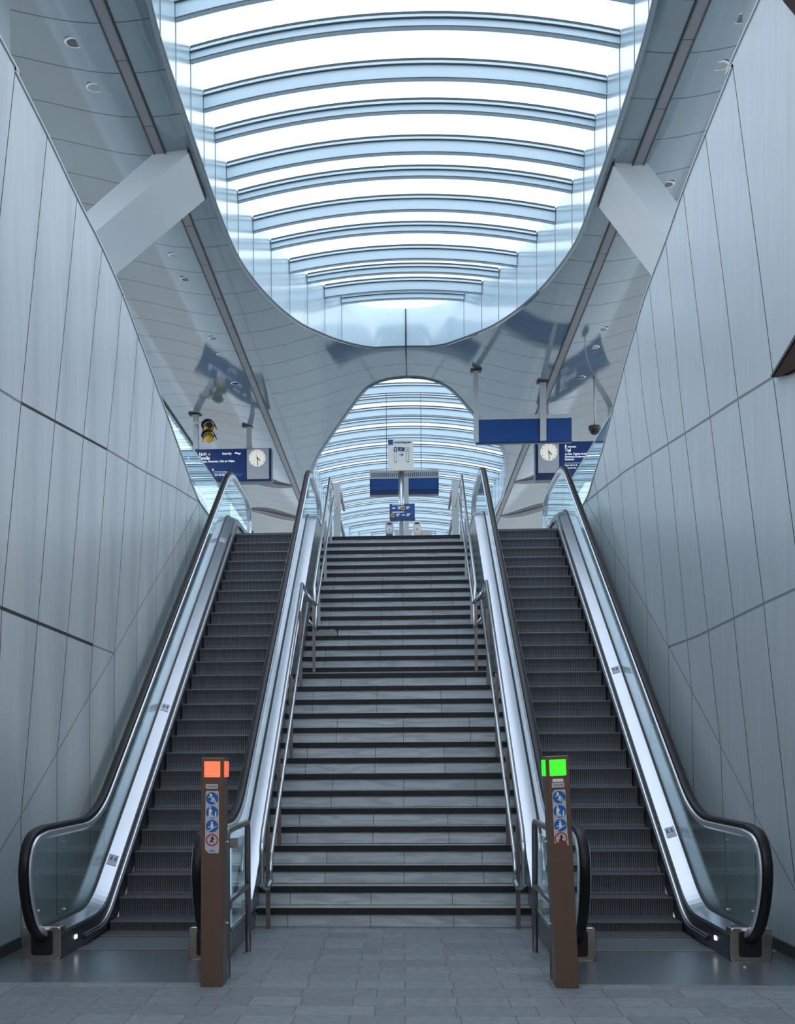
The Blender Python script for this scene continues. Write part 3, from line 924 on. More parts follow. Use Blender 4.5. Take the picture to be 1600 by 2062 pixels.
        # stickers on the inner deck
        if s == outer:
            spots = ((11.95, 0.0), (14.68, 0.0), (19.55, 0.0)) if outer < 0 else ((12.35, 0.0), (15.45, 0.0))
            for y, _ in spots:
                z = zat(DECK, y); z2 = zat(DECK, y + 0.12)
                xa_, xb_ = cx + s * 0.545, cx + s * 0.635
                def q(x, yy): 
                    t = (abs(x - cx) - 0.648) / (0.525 - 0.648)
                    return (x, yy, zat(DECK, yy) - 0.035 * t + 0.003)
                m_ = MB().add([q(xa_, y), q(xb_, y), q(xb_, y + 0.15), q(xa_, y + 0.15)], [(0, 1, 2, 3)], 'paper')
                for (u0, u1, w0, w1) in ((0.12, 0.42, 0.45, 0.85), (0.56, 0.88, 0.45, 0.85)):
                    X0 = xa_ + (xb_ - xa_) * u0; X1 = xa_ + (xb_ - xa_) * u1
                    Ya = y + 0.15 * w0; Yb = y + 0.15 * w1
                    r_ = [q(X0, Ya), q(X1, Ya), q((X0 + X1) / 2, Yb), q(X0, Yb)]
                    r_ = [(a, b2, c2 + 0.001) for a, b2, c2 in r_]
                    m_.add(r_, [(0, 1, 2, 3)], 'signblue')
                P(m_, 'safety_sticker')
    # comb plate and landing plate
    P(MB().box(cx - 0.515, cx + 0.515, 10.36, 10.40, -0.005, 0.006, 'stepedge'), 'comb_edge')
    P(MB().box(cx - 0.515, cx + 0.515, 10.38, 11.10, -0.03, 0.004, 'comb'), 'comb_plate')
    x_out = (-3.24 if outer < 0 else 3.04)
    x_in = cx - outer * 0.835
    P(MB().box(min(x_out, x_in), max(x_out, x_in), 8.88, 10.37, -0.02, 0.003, 'landing'), 'landing_plate')
    P(MB().box(min(x_out, x_in), max(x_out, x_in), 8.865, 8.885, -0.02, 0.005, 'steel'), 'landing_trim')
    # truss body
    P(MB().prism([(11.9, -0.3), (21.0, 4.55), (24.2, 4.55), (24.2, -0.3)], 'X', cx - 0.49, cx + 0.49, 'darkgrey'), 'truss')
    P(MB().box(cx - 0.5, cx + 0.5, 22.5, 24.2, 5.25, 5.372, 'landing'), 'landing_plate')
    return root
escalator(AX - 2.115, 'left escalator beside the left wall, behind the post showing a red light', -1)
escalator(AX + 2.115, 'right escalator beside the right wall, behind the post showing a green light', 1)

# ------------------------------------------------------------------ stair handrails
def stair_rail(s, label):
    ax = AX
    xr = ax + s * 1.185      # upper rail
    xl = ax + s * 1.125      # lower rail
    root = thing('stair_handrail', label, 'handrail', (xr, 11.7, 0))
    def K(mb, name): return keep(mb.build(name), root)
    sl = 0.176 / 0.281
    def z1(y, h): return 0.176 + sl * (y - 11.80) + h
    sl2 = 0.176 / 0.324
    def z2(y, h): return 2.816 + sl2 * (y - 17.19) + h
    # lower flight: upper tube ends in a loop back to the lower tube
    U = [(xr - s * 0.012, 11.55, 0.44), (xr, 11.47, 0.43), (xr, 11.44, 0.50), (xr, 11.44, 0.60), (xr, 11.45, 0.74), (xr, 11.50, 0.80)]
    U = [(xl, 11.62, 0.46), (xl + s * 0.02, 11.50, 0.40), (xr, 11.43, 0.43), (xr, 11.42, 0.52), (xr, 11.42, 0.74), (xr, 11.46, 0.83), (xr, 11.58, z1(11.58, 0.90) )]
    U = smooth_pts(U, 4) + [(xr, 16.2, z1(16.2, 0.90)), (xr, 17.0, 3.80)]
    U = [p for p in U if not (p[1] > 11.6 and p[2] < 0.6 and False)]
    K(MB().tube(U, 0.024, 'tube', 12), 'upper_rail')
    Lr = [(xl, 11.62, 0.46), (xl, 11.60, 0.56), (xl, 11.70, z1(11.70, 0.60)), (xl, 16.3, z1(16.3, 0.60)), (xr - s * 0.01, 17.0, 3.46)]
    K(MB().tube(smooth_pts(Lr[:3], 4) + Lr[3:], 0.020, 'tube', 12), 'lower_rail')
    # link from the landing rail to the upper flight
    xu = ax + s * 1.165
    xul = ax + s * 1.10
    K(MB().tube([(xr, 17.0, 3.80), (xr - s * 0.12, 17.10, 3.66)], 0.022, 'tube', 10), 'link')
    K(MB().tube([(xr - s * 0.01, 17.0, 3.46), (xr - s * 0.12, 17.10, 3.32)], 0.018, 'tube', 10), 'link')
    x0 = xr - s * 0.10
    K(MB().tube([(x0, 17.12, 3.67), (xu - s * 0.04, 17.6, z2(17.6, 0.94)), (xu, 22.3, z2(22.3, 0.95)), (xu, 23.2, 6.53)], 0.024, 'tube', 12), 'upper_rail')
    K(MB().tube([(x0, 17.12, 3.33), (xul, 17.6, z2(17.6, 0.62)), (xul, 22.3, z2(22.3, 0.62)), (xul, 23.2, 6.18)], 0.019, 'tube', 12), 'lower_rail')
    # flat bar posts
    xp = ax + s * 1.158
    def post(y, zb, zt, x=xp, w=0.042):
        K(MB().box(x - w / 2, x + w / 2, y, y + 0.012, zb, zt, 'railpost' if y < 17.09 else 'palegrey'), 'post')
    post(11.66, 0.0, 0.99)
    for n in (4, 9, 14):
        y, z = step_pos(n)
        post(y + 0.10, z - 0.003, z1(y + 0.10, 0.88))
    post(17.08, 2.64, 3.68, ax + s * 1.10)
    for n in (20, 25, 30):
        y, z = step_pos(n)
        post(y + 0.12, z - 0.003, z2(y + 0.12, 0.93), ax + s * 1.13)
    # platform newel at the top
    K(MB().box(ax + s * 1.10 - 0.065, ax + s * 1.10 + 0.065, 23.5, 23.53, TOP, 6.72, 'palegrey'), 'newel_plate')
    for z in (6.55, 6.0):
        K(MB().box(ax + s * 1.10 - 0.06 * s - 0.02, ax + s * 1.10 - 0.06 * s + 0.02, 23.53, 25.0, z - 0.08, z, 'poststeel'), 'platform_rail')
    return root
stair_rail(-1, 'double steel tube handrail along the left side of the stairs')
stair_rail(1, 'double steel tube handrail along the right side of the stairs')

# ------------------------------------------------------------------ U shaped barriers
def barrier(x, sx, label):
    r = thing('barrier_rail', label, 'barrier', (x, 9.05, 0))
    def K(mb, n): return keep(mb.build(n), r)
    ya, yb, zt = 9.06, 10.29, 1.07
    c = 0.05
    pts = [(x, ya, 0.0), (x, ya, zt - c), (x, ya + 0.015, zt - 0.015), (x, ya + c, zt), (x, yb - c, zt), (x, yb - 0.015, zt - 0.015), (x, yb, zt - c), (x, yb, 0.0)]
    K(MB().tube(pts, 0.024, 'tubedark', 16), 'frame')
    K(MB().tube([(x, ya, 0.55), (x, yb, 0.55)], 0.021, 'tubedark', 14), 'mid_rail')
    for y in (ya, yb):
        K(MB().disc((x, y), 0.05, 'Z', (0.0, 0.006), 'steel', 20), 'foot_plate')
    return r
barrier(-1.285, -1, 'bent steel tube barrier behind the post with the red light')
barrier(1.06, 1, 'bent steel tube barrier behind the post with the green light')
# glass guard panels between barrier and escalator
for x, s, lab in ((-1.37, -1, 'small clear glass guard beside the barrier of the left escalator'), (1.15, 1, 'small clear glass guard beside the barrier of the right escalator')):
    r = thing('glass_guard', lab, 'glass guard', (x, 10.4, 0.3))
    keep(MB().bbox(x - 0.004, x + 0.004, 9.95, 11.0, 0.27, 0.94, 'glass', 0.02, 'X').build('pane'), r)
    keep(MB().box(x - 0.03, x + 0.05, 9.3, 9.31, 0.90, 0.97, 'steel').build('clip') if False else MB().box(x - 0.045, x + 0.045, 10.9, 10.93, 0.26, 0.36, 'steel').build('clip'), r)
    keep(MB().box(x - 0.045, x + 0.045, 9.96, 9.985, 0.88, 0.96, 'steel').build('clip'), r)

# ------------------------------------------------------------------ traffic light posts
def pictogram(root, kind, x, y, z, r):
    """round safety pictogram on the front (towards -y)"""
    m = MB()
    if kind != 'no':
        m.disc((x, z), r, 'Y', (y - 0.0012, y), 'signblue', 32)
        if kind == 'step':
            m.prism([(x - .02, z + .030), (x - .004, z + .034), (x + .004, z + .004), (x + .012, z - .02), (x + .004, z - .02), (x - .006, z - .002)], 'Y', y - 0.0022, y - 0.001, 'signwhite')
            m.prism([(x - .028, z + .012), (x + .01, z + .010), (x + .03, z - .026), (x + .026, z - .03), (x + .006, z + .004), (x - .028, z + .007)], 'Y', y - 0.0022, y - 0.001, 'signwhite')
            m.prism([(x - .012, z - .012), (x + .032, z - .034), (x + .030, z - .038), (x - .014, z - .016)], 'Y', y - 0.0022, y - 0.001, 'signwhite')
        elif kind == 'dog':
            m.disc((x - .013, z + .031), .0065, 'Y', (y - 0.0022, y - 0.001), 'signwhite', 12)
            m.prism([(x - .022, z + .022), (x - .004, z + .022), (x + .002, z + .004), (x - .006, z + .000), (x - .008, z - .028), (x - .014, z - .028), (x - .016, z - .006), (x - .018, z - .028), (x - .024, z - .028)], 'Y', y - 0.0022, y - 0.001, 'signwhite')
            m.box(x - .030, x + .028, y - 0.0022, y - 0.001, z - .036, z - .030, 'signwhite')
            m.prism([(x + .018, z - .028), (x + .030, z - .028), (x + .030, z + .006), (x + .022, z + .004)], 'Y', y - 0.0022, y - 0.001, 'signwhite')
            m.prism([(x - .004, z - .028), (x + .006, z - .028), (x + .006, z - .022), (x - .002, z - .010)], 'Y', y - 0.0022, y - 0.001, 'signwhite')
        else:
            m.disc((x - .001, z + .026), .0075, 'Y', (y - 0.0022, y - 0.001), 'signwhite', 12)
            m.prism([(x - .010, z + .017), (x + .008, z + .017), (x + .010, z - .012), (x - .008, z - .020)], 'Y', y - 0.0022, y - 0.001, 'signwhite')
            m.prism([(x - .028, z - .032), (x + .034, z + .004), (x + .034, z - .001), (x - .024, z - .037)], 'Y', y - 0.0022, y - 0.001, 'signwhite')
            m.prism([(x - .032, z - .010), (x - .008, z + .004), (x - .008, z - .003), (x - .028, z - .014)], 'Y', y - 0.0022, y - 0.001, 'signwhite')
    else:
        n = 32
        v = []
        for i in range(n):
            a = 2 * math.pi * i / n
            for rr in (r, r * 0.80):
                v.append((x + rr * math.cos(a), y - 0.0012, z + rr * math.sin(a)))
        m.add(v, [(2 * i, (2 * i + 2) % (2 * n), (2 * i + 3) % (2 * n), 2 * i + 1) for i in range(n)], 'red')
        d = r * 0.62
        m.prism([(x - d, z + d + .004), (x - d + .006, z + d), (x + d, z - d - .004), (x + d - .006, z - d)], 'Y', y - 0.0024, y - 0.0008, 'red')
        m.prism([(x - .006, z + .012), (x + .006, z + .014), (x + .018, z + .008), (x + .014, z + .002), (x + .004, z + .004), (x + .006, z - .012), (x - .016, z - .016), (x - .014, z - .008), (x - .004, z - .004)], 'Y', y - 0.0018, y - 0.0008, 'black')
        m.disc((x + .003, z + .02), .006, 'Y', (y - 0.0018, y - 0.0008), 'black', 12)
    o = m.build('pictogram')
    return o

def light_post(x, y, lean, col, side, code, torn, label):
    r = thing('signal_post', label, 'signal post', (x, y, 0))
    W, D, Hh = 0.156, 0.23, 1.605
    m = MB().box(-W / 2, W / 2, 0, D, 0, Hh, 'poststeel')
    m.build('column', r, 0.004)
    lm = mat('led ' + code, col, 0.4, emit=col, estr=1.0)
    nt, b = nodes(lm)
    # grid of led dots
    tc = nt.nodes.new('ShaderNodeTexCoord'); vm = nt.nodes.new('ShaderNodeVectorMath'); vm.operation = 'SCALE'; vm.inputs['Scale'].default_value = 1 / 0.0098
    fr = nt.nodes.new('ShaderNodeVectorMath'); fr.operation = 'FRACTION'
    sb = nt.nodes.new('ShaderNodeVectorMath'); sb.operation = 'SUBTRACT'; sb.inputs[1].default_value = (0.5, 0.5, 0.5)
    sp = nt.nodes.new('ShaderNodeSeparateXYZ'); cx = nt.nodes.new('ShaderNodeCombineXYZ')
    ln = nt.nodes.new('ShaderNodeVectorMath'); ln.operation = 'LENGTH'
    rp = nt.nodes.new('ShaderNodeValToRGB')
    rp.color_ramp.elements[0].position = 0.16; rp.color_ramp.elements[1].position = 0.36
    hot = (1.0, 0.38, 0.14) if col[0] > col[1] else (0.20, 1.0, 0.08)
    rp.color_ramp.elements[0].color = (*hot, 1); rp.color_ramp.elements[1].color = (*col, 1)
    nt.links.new(tc.outputs['Object'], vm.inputs[0]); nt.links.new(vm.outputs[0], fr.inputs[0]); nt.links.new(fr.outputs[0], sb.inputs[0])
    nt.links.new(sb.outputs[0], sp.inputs[0]); nt.links.new(sp.outputs['X'], cx.inputs[0]); nt.links.new(sp.outputs['Z'], cx.inputs[1])
    nt.links.new(cx.outputs[0], ln.inputs[0]); nt.links.new(ln.outputs['Value'], rp.inputs[0]); nt.links.new(rp.outputs[0], b.inputs['Emission Color'])
    M['led' + code] = lm
    MB().bbox(-0.056, 0.056, -0.006, 0.0, 1.468, 1.580, 'led' + code, 0.004, 'Y').build('light_panel', r)
    xs = side * W / 2
    MB().box(min(xs, xs + side * 0.012), max(xs, xs + side * 0.012), 0.05, 0.19, 1.468, 1.580, 'led' + code).build('light_panel', r)
    MB().box(-0.046, 0.040, -0.0015, 0.001, 1.388, 1.420, 'paper').build('code_label', r)
    t = text('code_text', code, 0.0125, (x - 0.003, y - 0.002, 1.400), 'darkgrey', r, 0.0003, depth=0.0003, align='CENTER')
    if torn:
        MB().prism([(-.042, 1.432), (-.036, 1.440), (-.042, 1.447), (.036, 1.447), (.03, 1.44), (.04, 1.432), (.03, 1.426), (-.034, 1.426)], 'Y', -0.0015, 0.001, 'signwhite').build('torn_label', r)
    zt = 1.372
    if not torn:
        pts = [(-.046, zt - .02), (-.040, zt), (.046, zt), (.050, zt - .40), (.046, zt - .436), (-.022, zt - .436), (-.050, zt - .41)]
    else:
        pts = [(-.046, zt - .025), (-.030, zt - 0.002), (.044, zt), (.046, zt - .3), (.052, zt - .385), (.044, zt - .388), (.036, zt - .360), (.018, zt - .352), (.006, zt - .345), (-.008, zt - .355), (-.02, zt - .362), (-.044, zt - .37), (-.046, zt - .3)]
    MB().prism(pts, 'Y', -0.0015, 0.001, 'paper').build('sticker', r)
    zz = zt - 0.052
    for i, kd in enumerate(('step', 'dog', 'hold', 'no')):
        if torn and kd == 'no':
            zz += 0.006
        p = pictogram(r, kd, 0.0, -0.0016, zz - i * 0.097, 0.0435)
        p.parent = r
    if not torn:
        MB().box(-0.018, 0.020, -0.0022, -0.001, zt - .418, zt - .414, 'signblue').box(-0.018, 0.020, -0.0022, -0.001, zt - .427, zt - .423, 'signblue').build('sticker_text', r)
    for z in (1.0, 0.42):
        MB().disc((0.20, z), 0.010, 'X', (side * W / 2 - 0.004, side * W / 2 + 0.012) if side > 0 else (-W / 2 - 0.012, -W / 2 + 0.004), 'steel', 12).build('screw', r)
    r.rotation_euler = (0, lean, 0)
    return r
light_post(-1.352, 8.74, 0.010, (1.0, 0.13, 0.07), 1, 'AH-ROL-600', False, 'square steel post showing a red light in front of the left escalator')
light_post(1.122, 8.74, -0.040, (0.02, 0.88, 0.02), -1, 'AH-ROL-602', True, 'square steel post showing a green light in front of the right escalator')

# ------------------------------------------------------------------ platform level objects
def clock(root, x, y, z, r):
    """dial facing -y"""
    def K(mb, n): return keep(mb.build(n), root)
    d = K(MB().disc((x, z), r, 'Y', (y - 0.02, y), 'dial', 40), 'clock_dial')
    h = MB()
    for k in range(12):
        a = math.pi / 6 * k
        ca, sa = math.sin(a), math.cos(a)
        r0, r1, w = r * 0.80, r * 0.93, r * (0.03 if k % 3 else 0.03)
        h.prism([(x + ca * r0 - sa * w, z + sa * r0 + ca * w), (x + ca * r1 - sa * w, z + sa * r1 + ca * w), (x + ca * r1 + sa * w, z + sa * r1 - ca * w), (x + ca * r0 + sa * w, z + sa * r0 - ca * w)], 'Y', y - 0.024, y - 0.019, 'black')
    K(h, 'hour_marks')
    def hand(ang, L, w, nm, m='black', back=0.15):
        ca, sa = math.sin(ang), math.cos(ang)
        b = -L * back
        K(MB().prism([(x + ca * b - sa * w, z + sa * b + ca * w), (x + ca * L - sa * w * .7, z + sa * L + ca * w * .7), (x + ca * L + sa * w * .7, z + sa * L - ca * w * .7), (x + ca * b + sa * w, z + sa * b - ca * w)], 'Y', y - 0.032, y - 0.026, m), nm)
    hand(math.radians(134), r * 0.52, r * 0.055, 'hour_hand')
    hand(math.radians(174), r * 0.86, r * 0.04, 'minute_hand')
    hand(math.radians(346), r * 0.72, r * 0.012, 'second_hand', 'panelgrey')

# left departure board
r = thing('departure_board', 'dark blue departure board with clock hanging from the ceiling at left', 'departure board', (-4.1, 30, 8.2))
def K(mb, n, root=None): return keep(mb.build(n), root or r)
K(MB().box(-5.45, -3.12, 30.0, 30.35, 8.19, 8.985, 'navyframe'), 'housing')
K(MB().box(-5.42, -3.72, 29.985, 30.0, 8.27, 8.965, 'navy'), 'screen')
K(MB().box(-3.705, -3.175, 29.96, 30.0, 8.245, 8.965, 'panelgrey'), 'clock_panel')
clock(r, -3.452, 29.96, 8.742, 0.20)
text('departure_time', '16:41', 0.105, (-4.87, 29.98, 8.83), 'textw', r, 0.002, sx=0.85)
text('delay', '+5', 0.075, (-4.655, 29.98, 8.83), 'texty', r, 0.001, sx=0.85)
text('train_type', 'Intercity', 0.078, (-4.30, 29.98, 8.845), 'textw', r, 0.0015, sx=0.85)
text('destination', 'Zwolle', 0.112, (-4.88, 29.98, 8.735), 'textw', r, 0.002, sx=0.88)
text('via_text', 'via Dieren, Zutphen, Deventer, Olst en Wijhe', 0.068, (-5.19, 29.98, 8.665), 'textw', r, 0.0015, sx=0.93)
K(MB().box(-5.20, -5.02, 29.978, 29.986, 8.69, 8.85, 'signblue'), 'platform_square')
text('platform_number', '3', 0.13, (-5.15, 29.975, 8.72), 'textw', r, 0.002)
lg = MB()
# train operator mark: two interlocking arrows
for sgn in (1, -1):
    cx_, cz_ = -3.925, 8.868
    pts = [(-0.078, 0.0), (-0.045, 0.030), (-0.045, 0.017), (-0.012, 0.017), (0.022, -0.010), (0.046, -0.010), (0.060, -0.024), (0.016, -0.024), (-0.018, 0.004), (-0.045, 0.004), (-0.045, -0.012)]
    lg.prism([(cx_ + sgn * a, cz_ + sgn * b) for a, b in pts], 'Y', 29.976, 29.984, 'textw')
K(lg, 'operator_mark')
mk = MB()
mk.disc((-4.527, 8.492), 0.018, 'Y', (29.976, 29.984), 'textw', 14)
mk.prism([(-4.542, 8.484), (-4.512, 8.484), (-4.527, 8.452)], 'Y', 29.976, 29.984, 'textw')
mk.box(-4.51, -4.19, 29.976, 29.984, 8.432, 8.438, 'textw').box(-4.52, -4.20, 29.976, 29.984, 8.405, 8.410, 'textw')
mk.box(-4.195, -4.189, 29.976, 29.984, 8.408, 8.438, 'textw')
mk.box(-4.52, -3.82, 29.979, 29.984, 8.325, 8.395, 'signblue')
K(mk, 'route_marks')
text('route_text', 't/m Zwolle', 0.062, (-4.48, 29.978, 8.34), 'textw', r, 0.001, sx=0.9)
K(MB().box(-4.99, -4.87, 29.9, 30.05, 8.98, zc(-4.93), 'palegrey'), 'hanger')
K(MB().box(-3.73, -3.61, 30.1, 30.2, 8.98, zc(-3.67), 'palegrey'), 'hanger')
K(MB().box(-5.10, -4.80, 29.9, 30.1, zc(-4.93) - 0.03, zc(-4.93), 'darkgrey'), 'ceiling_plate')
K(MB().box(-3.83, -3.53, 30.05, 30.25, zc(-3.73) - 0.03, zc(-3.73) + 0.02, 'darkgrey'), 'ceiling_plate')

# right departure board
r = thing('departure_board', 'dark blue departure board with clock hanging low at right behind the blank blue sign', 'departure board', (4.1, 30, 8.2))
K(MB().box(3.16, 5.4, 30.0, 30.35, 8.10, 9.00, 'navyframe'), 'housing')
K(MB().box(3.74, 5.36, 29.985, 30.0, 8.18, 8.98, 'navy'), 'screen')
K(MB().box(3.225, 3.715, 29.96, 30.0, 8.265, 8.985, 'panelgrey'), 'clock_panel')
clock(r, 3.472, 29.96, 8.752, 0.20)
text('minutes', '8', 0.10, (3.85, 29.98, 8.852), 'textw', r, 0.002, sx=0.9)
text('minutes_word', 'minuten', 0.075, (3.92, 29.98, 8.852), 'textw', r, 0.001, sx=0.8)
text('destination', 'Tiel', 0.108, (3.85, 29.98, 8.757), 'textw', r, 0.002, sx=0.88)
for i, tx in enumerate(('via Elst, Zetten-Andelst,', 'Hemmen-Dodewaard en', 'Kesteren')):
    text('via_text', tx, 0.068, (3.85, 29.98, 8.68 - 0.063 * i), 'textw', r, 0.0015, sx=0.88)
K(MB().box(3.85, 5.2, 29.976, 29.984, 8.485, 8.489, 'textw'), 'divider')
for i, tx in enumerate(('Stopt niet in de', 'volgende trein')):
    text('notice_text', tx, 0.052, (3.85, 29.98, 8.422 - 0.065 * i), 'textw', r, 0.0008, sx=0.9)
K(MB().box(4.9, 5.0, 30.1, 30.2, 8.98, zc(4.95), 'palegrey'), 'hanger')
K(MB().box(3.42, 3.52, 30.1, 30.2, 8.98, zc(3.47), 'palegrey'), 'hanger')

# blank blue sign
r = thing('hanging_sign', 'blank bright blue sign hanging from two pale posts at right', 'sign', (2.6, 26.8, 8.2))
K(MB().box(1.60, 3.60, 26.88, 26.97, 8.225, 8.74, 'blue'), 'housing')
K(MB().box(1.63, 2.905, 26.865, 26.88, 8.245, 8.715, 'blue'), 'sign_face')
K(MB().box(3.08, 3.57, 26.865, 26.88, 8.245, 8.715, 'blue'), 'sign_face')
K(MB().box(1.58, 3.61, 26.87, 26.98, 8.215, 8.245, 'navyframe'), 'bottom_tray')
K(MB().box(1.56, 3.52, 26.84, 26.87, 8.725, 8.81, 'palegrey'), 'top_bar')
K(MB().box(1.53, 1.635, 26.80, 26.865, 8.24, zc(1.6), 'palegrey'), 'hanger')
K(MB().box(2.93, 3.06, 26.80, 26.865, 8.25, zc(3.0) + 0.02, 'palegrey'), 'hanger')
K(MB().box(1.47, 1.70, 26.75, 26.95, zc(1.6) - 0.06, zc(1.6) - 0.02, 'darkgrey'), 'ceiling_plate')
K(MB().box(2.87, 3.09, 26.75, 26.95, zc(3.0) - 0.03, zc(3.0) + 0.01, 'darkgrey'), 'ceiling_plate')

# loudspeaker pair
r = thing('horn_loudspeaker', 'pair of yellow loudspeakers with black hoods beside the left departure board', 'loudspeaker', (-4.73, 29.5, 9.2))
K(MB().tube([(-4.90, 29.9, 9.50), (-4.90, 29.5, 9.50), (-4.70, 29.5, 9.50), (-4.70, 29.5, 9.05)], 0.03, 'palegrey', 10), 'bracket')
for zz, nm in ((9.375, 0), (9.135, 1)):
    g = MB(); n = 20
    v = []; 
    for i in range(9):
        a = math.pi / 2 * i / 8
        for k in range(n):
            t = 2 * math.pi * k / n
            v.append((-4.53 + 0.12 * math.cos(a) * math.cos(t), 29.45 - 0.15 * math.sin(a), zz - 0.02 + 0.115 * math.cos(a) * math.sin(t)))
    g.add(v, [(i * n + k, i * n + (k + 1) % n, (i + 1) * n + (k + 1) % n, (i + 1) * n + k) for i in range(8) for k in range(n)], 'yellow', True)
    K(g, 'speaker_bowl')
    g = MB(); v = []
    for i in range(7):
        a = math.pi * i / 6
        for (yy, rr) in ((29.22, 0.145), (29.60, 0.15), (29.60, 0.165), (29.22, 0.16)):
            v.append((-4.53 + rr * math.cos(a), yy, zz - 0.02 + rr * math.sin(a)))
    g.add(v, [(4 * i + k, 4 * i + 4 + k, 4 * i + 4 + (k + 1) % 4, 4 * i + (k + 1) % 4) for i in range(6) for k in range(4)], 'black', True)
    K(g, 'hood')
    K(MB().tube([(-4.70, 29.5, zz), (-4.60, 29.5, zz)], 0.02, 'palegrey', 8), 'arm')
K(MB().disc((-4.50, 9.38), 0.075, 'Y', (29.27, 29.31), 'black', 16), 'lens')

# dome camera at right
r = thing('dome_camera', 'black dome camera hanging beside the right wall', 'camera', (4.1, 27, 8.6))
g = MB(); v = []; n = 18
for i in range(8):
    a = math.pi / 2 * i / 7
    for k in range(n):
        t = 2 * math.pi * k / n
        v.append((4.10 + 0.11 * math.cos(a) * math.cos(t), 27 + 0.11 * math.cos(a) * math.sin(t), 8.50 - 0.11 * math.sin(a)))
g.add(v, [(i * n + k, i * n + (k + 1) % n, (i + 1) * n + (k + 1) % n, (i + 1) * n + k) for i in range(7) for k in range(n)], 'black', True)
K(g, 'dome')
K(MB().disc((4.10, 27), 0.13, 'Z', (8.50, 8.58), 'darkgrey', 20), 'hood')
K(MB().tube([(4.10, 27, 8.58), (4.10, 27, zc(4.1))], 0.02, 'palegrey', 8), 'stem')

# central transfer sign on its pole, with information board
r = thing('transfer_sign', 'white sign on a steel pole reading overstappen above a small blue board', 'sign', (-0.01, 24.3, TOP))
K(MB().tube([(-0.012, 24.40, TOP), (-0.012, 24.40, 7.18)], 0.052, 'steel', 16), 'pole')
K(MB().disc((-0.012, 24.40), 0.10, 'Z', (7.12, 7.15), 'darkgrey', 20), 'collar')
K(MB().box(-0.262, 0.228, 24.28, 24.34, 7.19, 7.695, 'signwhite'), 'sign_box')
K(MB().prism([(-0.255, 7.19), (-0.235, 7.10), (0.235, 7.10), (0.228, 7.19)], 'Y', 24.28, 24.50, 'signwhite'), 'sign_base')
K(MB().box(-0.262, -0.165, 24.270, 24.281, 7.60, 7.696, 'blue'), 'blue_corner')
text('sign_word', 'overstappen', 0.066, (-0.145, 24.278, 7.625), 'textb', r, 0.0012)
g = MB()
for (px_, fill) in ((-0.118, 'textb'), (0.113, 'signwhite')):
    g.box(px_ - 0.023, px_ + 0.023, 24.272, 24.279, 7.262, 7.47, 'textb')
    g.box(px_ - 0.018, px_ + 0.018, 24.270, 24.273, 7.267, 7.465, 'signwhite')
    g.bbox(px_ - 0.031, px_ + 0.031, 24.268, 24.279, 7.462, 7.552, 'textb', 0.012, 'Y')
    if fill == 'signwhite':
        g.bbox(px_ - 0.026, px_ + 0.026, 24.266, 24.27, 7.467, 7.547, 'signwhite', 0.010, 'Y')
        g.box(px_ - 0.018, px_ + 0.018, 24.264, 24.267, 7.525, 7.532, 'textb')
        g.disc((px_, 7.493), 0.014, 'Y', (24.264, 24.267), 'textb', 14, 0.009)
    else:
        g.box(px_ - 0.018, px_ + 0.018, 24.265, 24.269, 7.520, 7.531, 'signwhite')
        g.disc((px_, 7.493), 0.018, 'Y', (24.265, 24.269), 'signwhite', 14, 0.011)
K(g, 'reader_pictogram')
g = MB()
g.prism([(-0.072, 7.552), (0.060, 7.538), (0.050, 7.466), (-0.070, 7.482)], 'Y', 24.270, 24.279, 'textb')
K(g, 'card_pictogram')
text('card_word', 'ov', 0.05, (-0.040, 24.268, 7.495), 'signwhite', r, 0.001)
g = MB()
g.box(-0.045, 0.020, 24.272, 24.279, 7.400, 7.409, 'textb')
g.prism([(-0.005, 7.435), (0.004, 7.435), (0.034, 7.4045), (0.004, 7.374), (-0.005, 7.374), (0.022, 7.4045)], 'Y', 24.272, 24.279, 'textb')
K(g, 'arrow')
# small blue board
K(MB().box(-0.238, 0.245, 24.22, 24.27, 6.15, 6.445, 'blue'), 'info_board')
K(MB().box(-0.232, 0.252, 24.20, 24.30, 6.125, 6.155, 'navyframe'), 'info_tray')
g = MB()
for (ix, iz, m_) in ((0.02, 6.33, 'yellow'), (-0.175, 6.195, 'yellow')):
    g.box(ix - 0.035, ix + 0.035, 24.212, 24.219, iz - 0.037 + 0.03, iz + 0.067, m_)
    g.box(ix - 0.024, ix + 0.024, 24.208, 24.213, iz + 0.022, iz + 0.042, 'textb')
for (ix, iz) in ((-0.16, 6.33), (0.03, 6.195)):
    g.box(ix - 0.033, ix + 0.033, 24.212, 24.219, iz + 0.026, iz + 0.038, 'textw')
    g.box(ix - 0.018, ix + 0.020, 24.212, 24.219, iz + 0.002, iz + 0.010, 'red')
for (ix, iz) in ((-0.07, 6.33), (0.09, 6.33), (-0.10, 6.195), (0.10, 6.195)):
    for q in range(3):
        g.box(ix - 0.01, ix + 0.06 - 0.014 * q, 24.212, 24.219, iz + 0.05 - 0.018 * q, iz + 0.056 - 0.018 * q, 'textw')
for iz in (6.425, 6.285):
    g.box(-0.19, 0.02 + 0.02, 24.212, 24.219, iz - 0.004, iz + 0.004, 'textw')
K(g, 'info_text')

